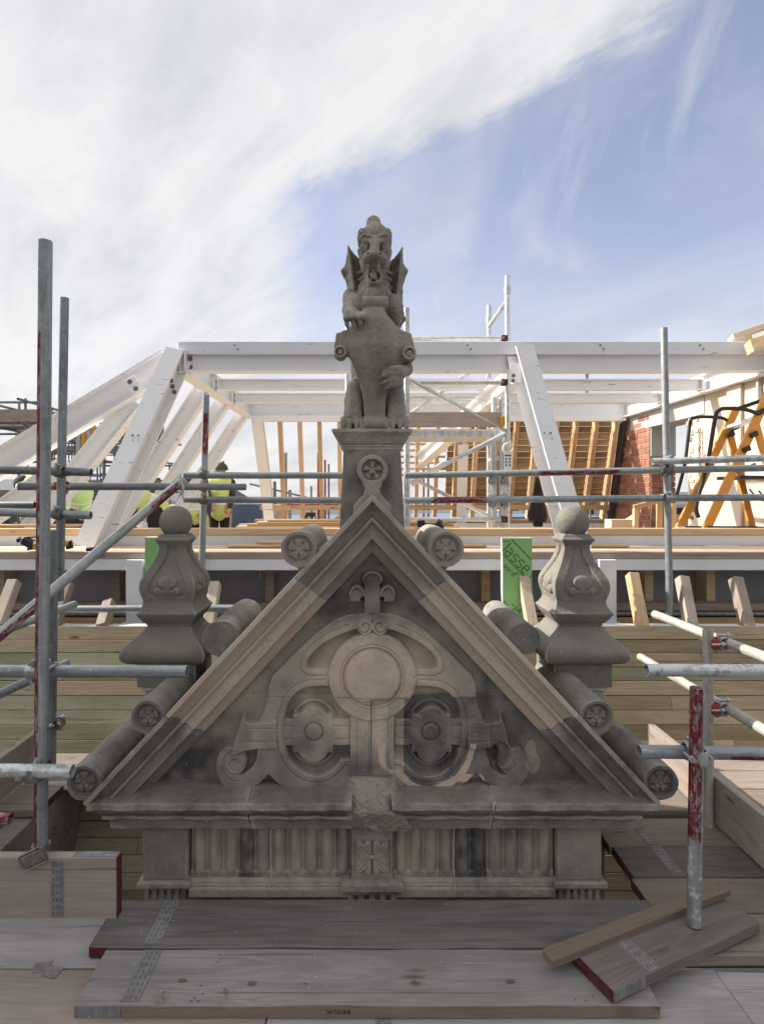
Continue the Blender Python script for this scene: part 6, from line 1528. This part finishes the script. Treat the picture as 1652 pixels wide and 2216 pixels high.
person('worker in lime jacket crouching between the rafters, right of the second post', pj(Y5, head=(156, 1038), neck=(164, 1048), chest=(172, 1066), pelvis=(166, 1104, .1), shoulder_l=(156, 1054, -.14), shoulder_r=(184, 1054, .16), elbow_l=(142, 1080, -.2), wrist_l=(136, 1104, -.2), elbow_r=(188, 1084, .1), wrist_r=(176, 1108, -.1),
       knee_l=(150, 1130, -.22), knee_r=(166, 1134, -.1), ankle_l=(156, 1185, .05), ankle_r=(172, 1185, .15)), M['hivis_green'], M['cloth_dark'], M['hivis_green'], ('cap', M['cloth_dark']), face=(-.6, -.5, -.5))
tag(block('work_platform', -6.5, -1.95, 5.0, 10.2, .14, .20, M['pine_grey'], None, 0), 'timber work platform where the workers stand, left of the attic', 'platform', kind='structure')
# goods on the platform behind the workers
tag(block('packing_case', -2.3, -1.75, 9.6, 10.0, .9, 1.48, M['far_blue'], None, .01), 'blue plastic crate beyond the helmeted worker', 'crate')
tag(block('plywood_stack', -3.5, -1.5, 9.7, 10.15, .20, 1.46, M['ply'], None, .01), 'stack of plywood sheets beyond the workers', 'stack')

# ------------------------------------------------------------------ distant scaffold on the left, and lone standards
def far_scaffold(label, x0, x1, Y, z0, levels, tops, mat, seed, boards=True):
    rg = random.Random(seed); t = thing('distant_scaffold', label, 'scaffold', ((x0+x1)/2, Y, z0), 'distant scaffolds')
    n = len(tops); d = 1.2
    for i, zt in enumerate(tops):
        x = x0+(x1-x0)*i/(n-1)
        for k in (0, 1): pipe('standard', (x+rg.uniform(-.05, .05), Y+d*k, z0), (x+rg.uniform(-.05, .05), Y+d*k, zt-k*rg.uniform(0, .5)), .026*mat[1], M['coupler_red'] if rg.random() < .18 else M[mat[0]], t, 8)
    for z in levels:
        for k in (0, 1):
            pipe('ledger', (x0-.3, Y+d*k, z+rg.uniform(-.04, .04)), (x1+.3, Y+d*k, z+rg.uniform(-.04, .04)), .026*mat[1], M[mat[0]], t, 8)
        for i in range(n): x = x0+(x1-x0)*i/(n-1); pipe('transom', (x, Y-.25, z+.05), (x, Y+d+.25, z+.05), .026*mat[1], M[mat[0]], t, 8)
    for i, z in enumerate(levels[:-1]):
        a = x0+(x1-x0)*rg.random()*.6
        pipe('brace', (a, Y, z), (a+1.2, Y, levels[i+1]), .026*mat[1], M[mat[0]], t, 8)
    if boards:
        for z in levels[::2]:
            link('deck', box_mesh(x1-x0+.5, 1.0, .05, 0), M['deck_warm'], t, Matrix.Translation(((x0+x1)/2, Y+d/2, z+.1)))
            link('toe_board', box_mesh(x1-x0+.5, .04, .22, 0), M['deck_warm'], t, Matrix.Translation(((x0+x1)/2, Y-.05, z+.22)))
    return t
far_scaffold('distant scaffold with brown boards at the left edge, behind the thick post', -9.2, -6.6, 11.0, -6, [.2, .75, 1.4, 2.35, 2.95, 3.4], [3.4, 3.2, 4.1, 3.5], ('galv_dark', 1.0), 1)
far_scaffold('distant scaffold with green netting between the left steel rafters', -9.0, -5.6, 15.0, -6, [.1, .9, 1.7, 2.5, 3.1], [3.9, 3.9, 3.3, 3.0, 3.9, 2.9], ('galv_dark', 1.0), 2)
far_scaffold('crowded scaffold far behind the left steel columns', -15.0, -10.6, 26.0, -8, [-.6, .5, 1.6, 2.6, 3.6], [4.2, 5.0, 4.0, 5.6, 4.4, 3.0, 4.0], ('galv_dark', 1.2), 3)
far_scaffold('low scaffold far away beside the castle', -12.6, -9.8, 24.0, -8, [-1.2, -.4, .4, 1.2], [2.4, 3.3, 1.8, 2.2], ('galv_dark', 1.1), 4, False)
t = thing('debris_netting', 'torn pale debris netting and yellow frame on the left scaffold', 'netting', P(195, 960, 14.8))
rg = random.Random(5)
for k in range(5):
    a = P(170+k*11, 930+rg.uniform(-12, 8), 14.8); b = P(168+k*13, 1005+rg.uniform(-8, 14), 14.8); bar('strip', a, b, .10, .01, M['yellow'] if k in (1, 3) else M['far_pale'], t, (0, -1, 0), 0)
bar('net_sheet', P(190, 948, 14.9), P(196, 1010, 14.9), .5, .01, M['far_pale'], t, (0, -1, 0), 0)
for k, (u, v0, v1, Y, m, r) in enumerate(((617, 980, 1160, 16, 'pine_pale', .055), (594, 1042, 1160, 16, 'coupler', .045), (627, 1060, 1160, 16, 'pine_pale', .045), (688, 979, 1140, 30, 'coupler_red', .05), (692, 988, 1140, 30, 'galv_dark', .05), (703, 995, 1140, 30, 'coupler_red', .05), (711, 1004, 1140, 30, 'galv_dark', .05), (652, 1041, 1140, 28, 'galv_dark', .05), (673, 1052, 1140, 28, 'galv_dark', .05), (1276, 1040, 1140, 28, 'galv_dark', .05), (1090, 1000, 1130, 28, 'galv_dark', .05), (916, 1010, 1130, 26, 'coupler_red', .045), (926, 992, 1130, 26, 'galv_dark', .045))):
    lab = ['pale timber pole', 'rust brown pole', 'short pale pole', 'tallest red standard', 'grey standard right of the tallest red one', 'red standard', 'grey standard nearest the pedestal', 'thin pointed grey standard', 'short grey standard', 'lone grey standard behind the right column', 'lone standard behind the tower', 'red standard through the battens', 'grey standard through the battens'][k]
    tag(pipe('scaffold_standard', P(u, v1, Y), P(u, v0, Y), r, M[m], None, 8), lab+' far off beyond the open rafters', 'scaffold pole', 'far scaffold standards')
tag(pipe('scaffold_tube', P(540, 1047, 18), P(700, 1085, 18), .03, M['galv_blue'], None, 8), 'sloping far rail seen through the left rafters', 'scaffold tube', 'scaffold tubes')
tag(pipe('scaffold_tube', P(540, 1080, 18), P(700, 1084, 18), .03, M['galv_blue'], None, 8), 'level far rail seen through the left rafters', 'scaffold tube', 'scaffold tubes')
# upright bits over the steel frame
tag(pipe('scaffold_tube', P(1268, 860, 9), P(1268, 800, 9), .03, M['galv_dark'], None, 8), 'short dark tube end between the joists at right', 'scaffold tube', 'scaffold tubes')
t = thing('site_rail', 'red and white barrier boards far behind the rafter feet', 'barrier', (0, 14, .9))
for k, (ua, ub, v, m) in enumerate(((556, 745, 1093, 'far_red'), (880, 1130, 1098, 'far_red'), (1225, 1310, 1100, 'far_red'), (880, 1130, 1108, 'tape'))): bar('board', P(ua, v, 14), P(ub, v, 14), .02, .05, M[m], t)

# ------------------------------------------------------------------ town beyond
def building(label, x0, x1, y0, y1, z0, z1, mat, floors=0, cols=0, roofh=0, name='distant_building'):
    t = thing(name, label, 'building', ((x0+x1)/2, (y0+y1)/2, z0), 'distant buildings'); block('walls', x0, x1, y0, y1, z0, z1, mat, t, 0)
    wme = box_mesh((x1-x0)/max(cols, 1)*.5, .12, (z1-z0)/max(floors, 1)*.5, 0)
    for f in range(floors):
        for c in range(cols): link('window', wme, M['slot'], t, Matrix.Translation((x0+(x1-x0)*(c+.5)/cols, y0-.05, z1-(z1-z0)*(f+.5)/floors)))
    if roofh: link('roof', loft([[(x0, y0, z1+.01), (x1, y0, z1+.01), (x1, y1, z1+.01), (x0, y1, z1+.01)], [(x0+roofh, (y0+y1)/2-.1, z1+roofh), (x1-roofh, (y0+y1)/2-.1, z1+roofh), (x1-roofh, (y0+y1)/2, z1+roofh), (x0+roofh, (y0+y1)/2, z1+roofh)]]), M['far_roof'], t)
    return t
building('blue glazed office block seen under the left rafters', -13, -3.6, 60, 74, -12, -.75, M['far_blue'], 6, 14)
building('blue glazed block seen under the right rafters', 4, 26, 62, 76, -12, -.6, M['far_blue'], 6, 20)
building('pale stone terrace on the right skyline', 22, 60, 90, 104, -12, .4, M['far_pale'], 6, 16, 2)
building('pale stone terrace behind the workers', -46, -22, 95, 110, -12, .9, M['far_pale'], 6, 14, 2.5)
building('slate roofed row at far left', -90, -52, 110, 125, -12, 2.2, M['far_stone'], 6, 16, 3)
building('stone tenement row across the street behind the viewer', -60, 60, -40, -26, -12, 3.5, M['far_stone'], 6, 30, 3)
# castle on its rock
t = thing('distant_castle', 'dark castle on a crag on the skyline between the left rafters', 'castle', P(335, 1075, 420))
def cb(u0, u1, v0, v1, Y=420, d=25, nm='wall'):
    a = P(u0, v1, Y); b = P(u1, v0, Y); block(nm, a.x, b.x, Y, Y+d, a.z, b.z, M['far_stone'], t, 0)
cb(309, 363, 1050, 1082); cb(312, 322, 1042, 1050, 421, 20, 'tower'); cb(328, 346, 1038, 1050, 422, 20, 'tower'); cb(314, 316, 1034, 1042, 424, 4, 'chimney'); cb(331, 334, 1033, 1038, 424, 4, 'chimney'); cb(340, 343, 1034, 1038, 424, 4, 'chimney'); cb(356, 362, 1044, 1050, 423, 12, 'tower'); cb(358, 360, 1041, 1044, 425, 4, 'chimney')
V = []; Q = []; n = 40
for i in range(n+1):
    u = 180+i*9; vv = 1076+6*math.sin(i*.9)+max(0, abs(i-17)-8)*1.0
    V += [tuple(P(u, vv, 425)), tuple(P(u, vv+26, 400)), tuple(P(u, 1130, 380)), tuple(P(u, vv+3, 470))]
for i in range(n):
    for a, b in ((0, 1), (1, 2), (3, 0)): Q.append((i*4+a, i*4+b, i*4+4+b, i*4+4+a))
tag(link('castle_rock', mesh(V, Q), M['far_stone']), kind='structure')
g = 4000; tag(link('ground', mesh([(-g, -200, -12), (g, -200, -12), (g, g, -12), (-g, g, -12)], [(0, 1, 2, 3)]), M['ground']), kind='structure')
# unseen stone tower added at left to cast shade over the gable and the decks
tw = thing('shade_tower', 'tall dark stone tower added out of view at left to shade the gable and decks', 'tower', (-7.2, 3.0, -12))
block('walls', -8.4, -6.0, 1.5, 4.42, -12, 9.6, M['stone_block'], tw, .02); block('cornice', -8.5, -5.9, 1.4, 4.47, 9.6, 9.9, M['stone_old'], tw, .02)
link('roof', loft([[(-8.5, 1.4, 9.9), (-5.9, 1.4, 9.9), (-5.9, 4.47, 9.9), (-8.5, 4.47, 9.9)], [(-7.25, 2.9, 12.5), (-7.15, 2.9, 12.5), (-7.15, 3.0, 12.5), (-7.25, 3.0, 12.5)]]), M['far_roof'], tw)
for k in range(5): link('window', box_mesh(.03, .7, 1.2, .01), M['slot'], tw, Matrix.Translation((-5.995, 3.0, -8+3.0*k)))
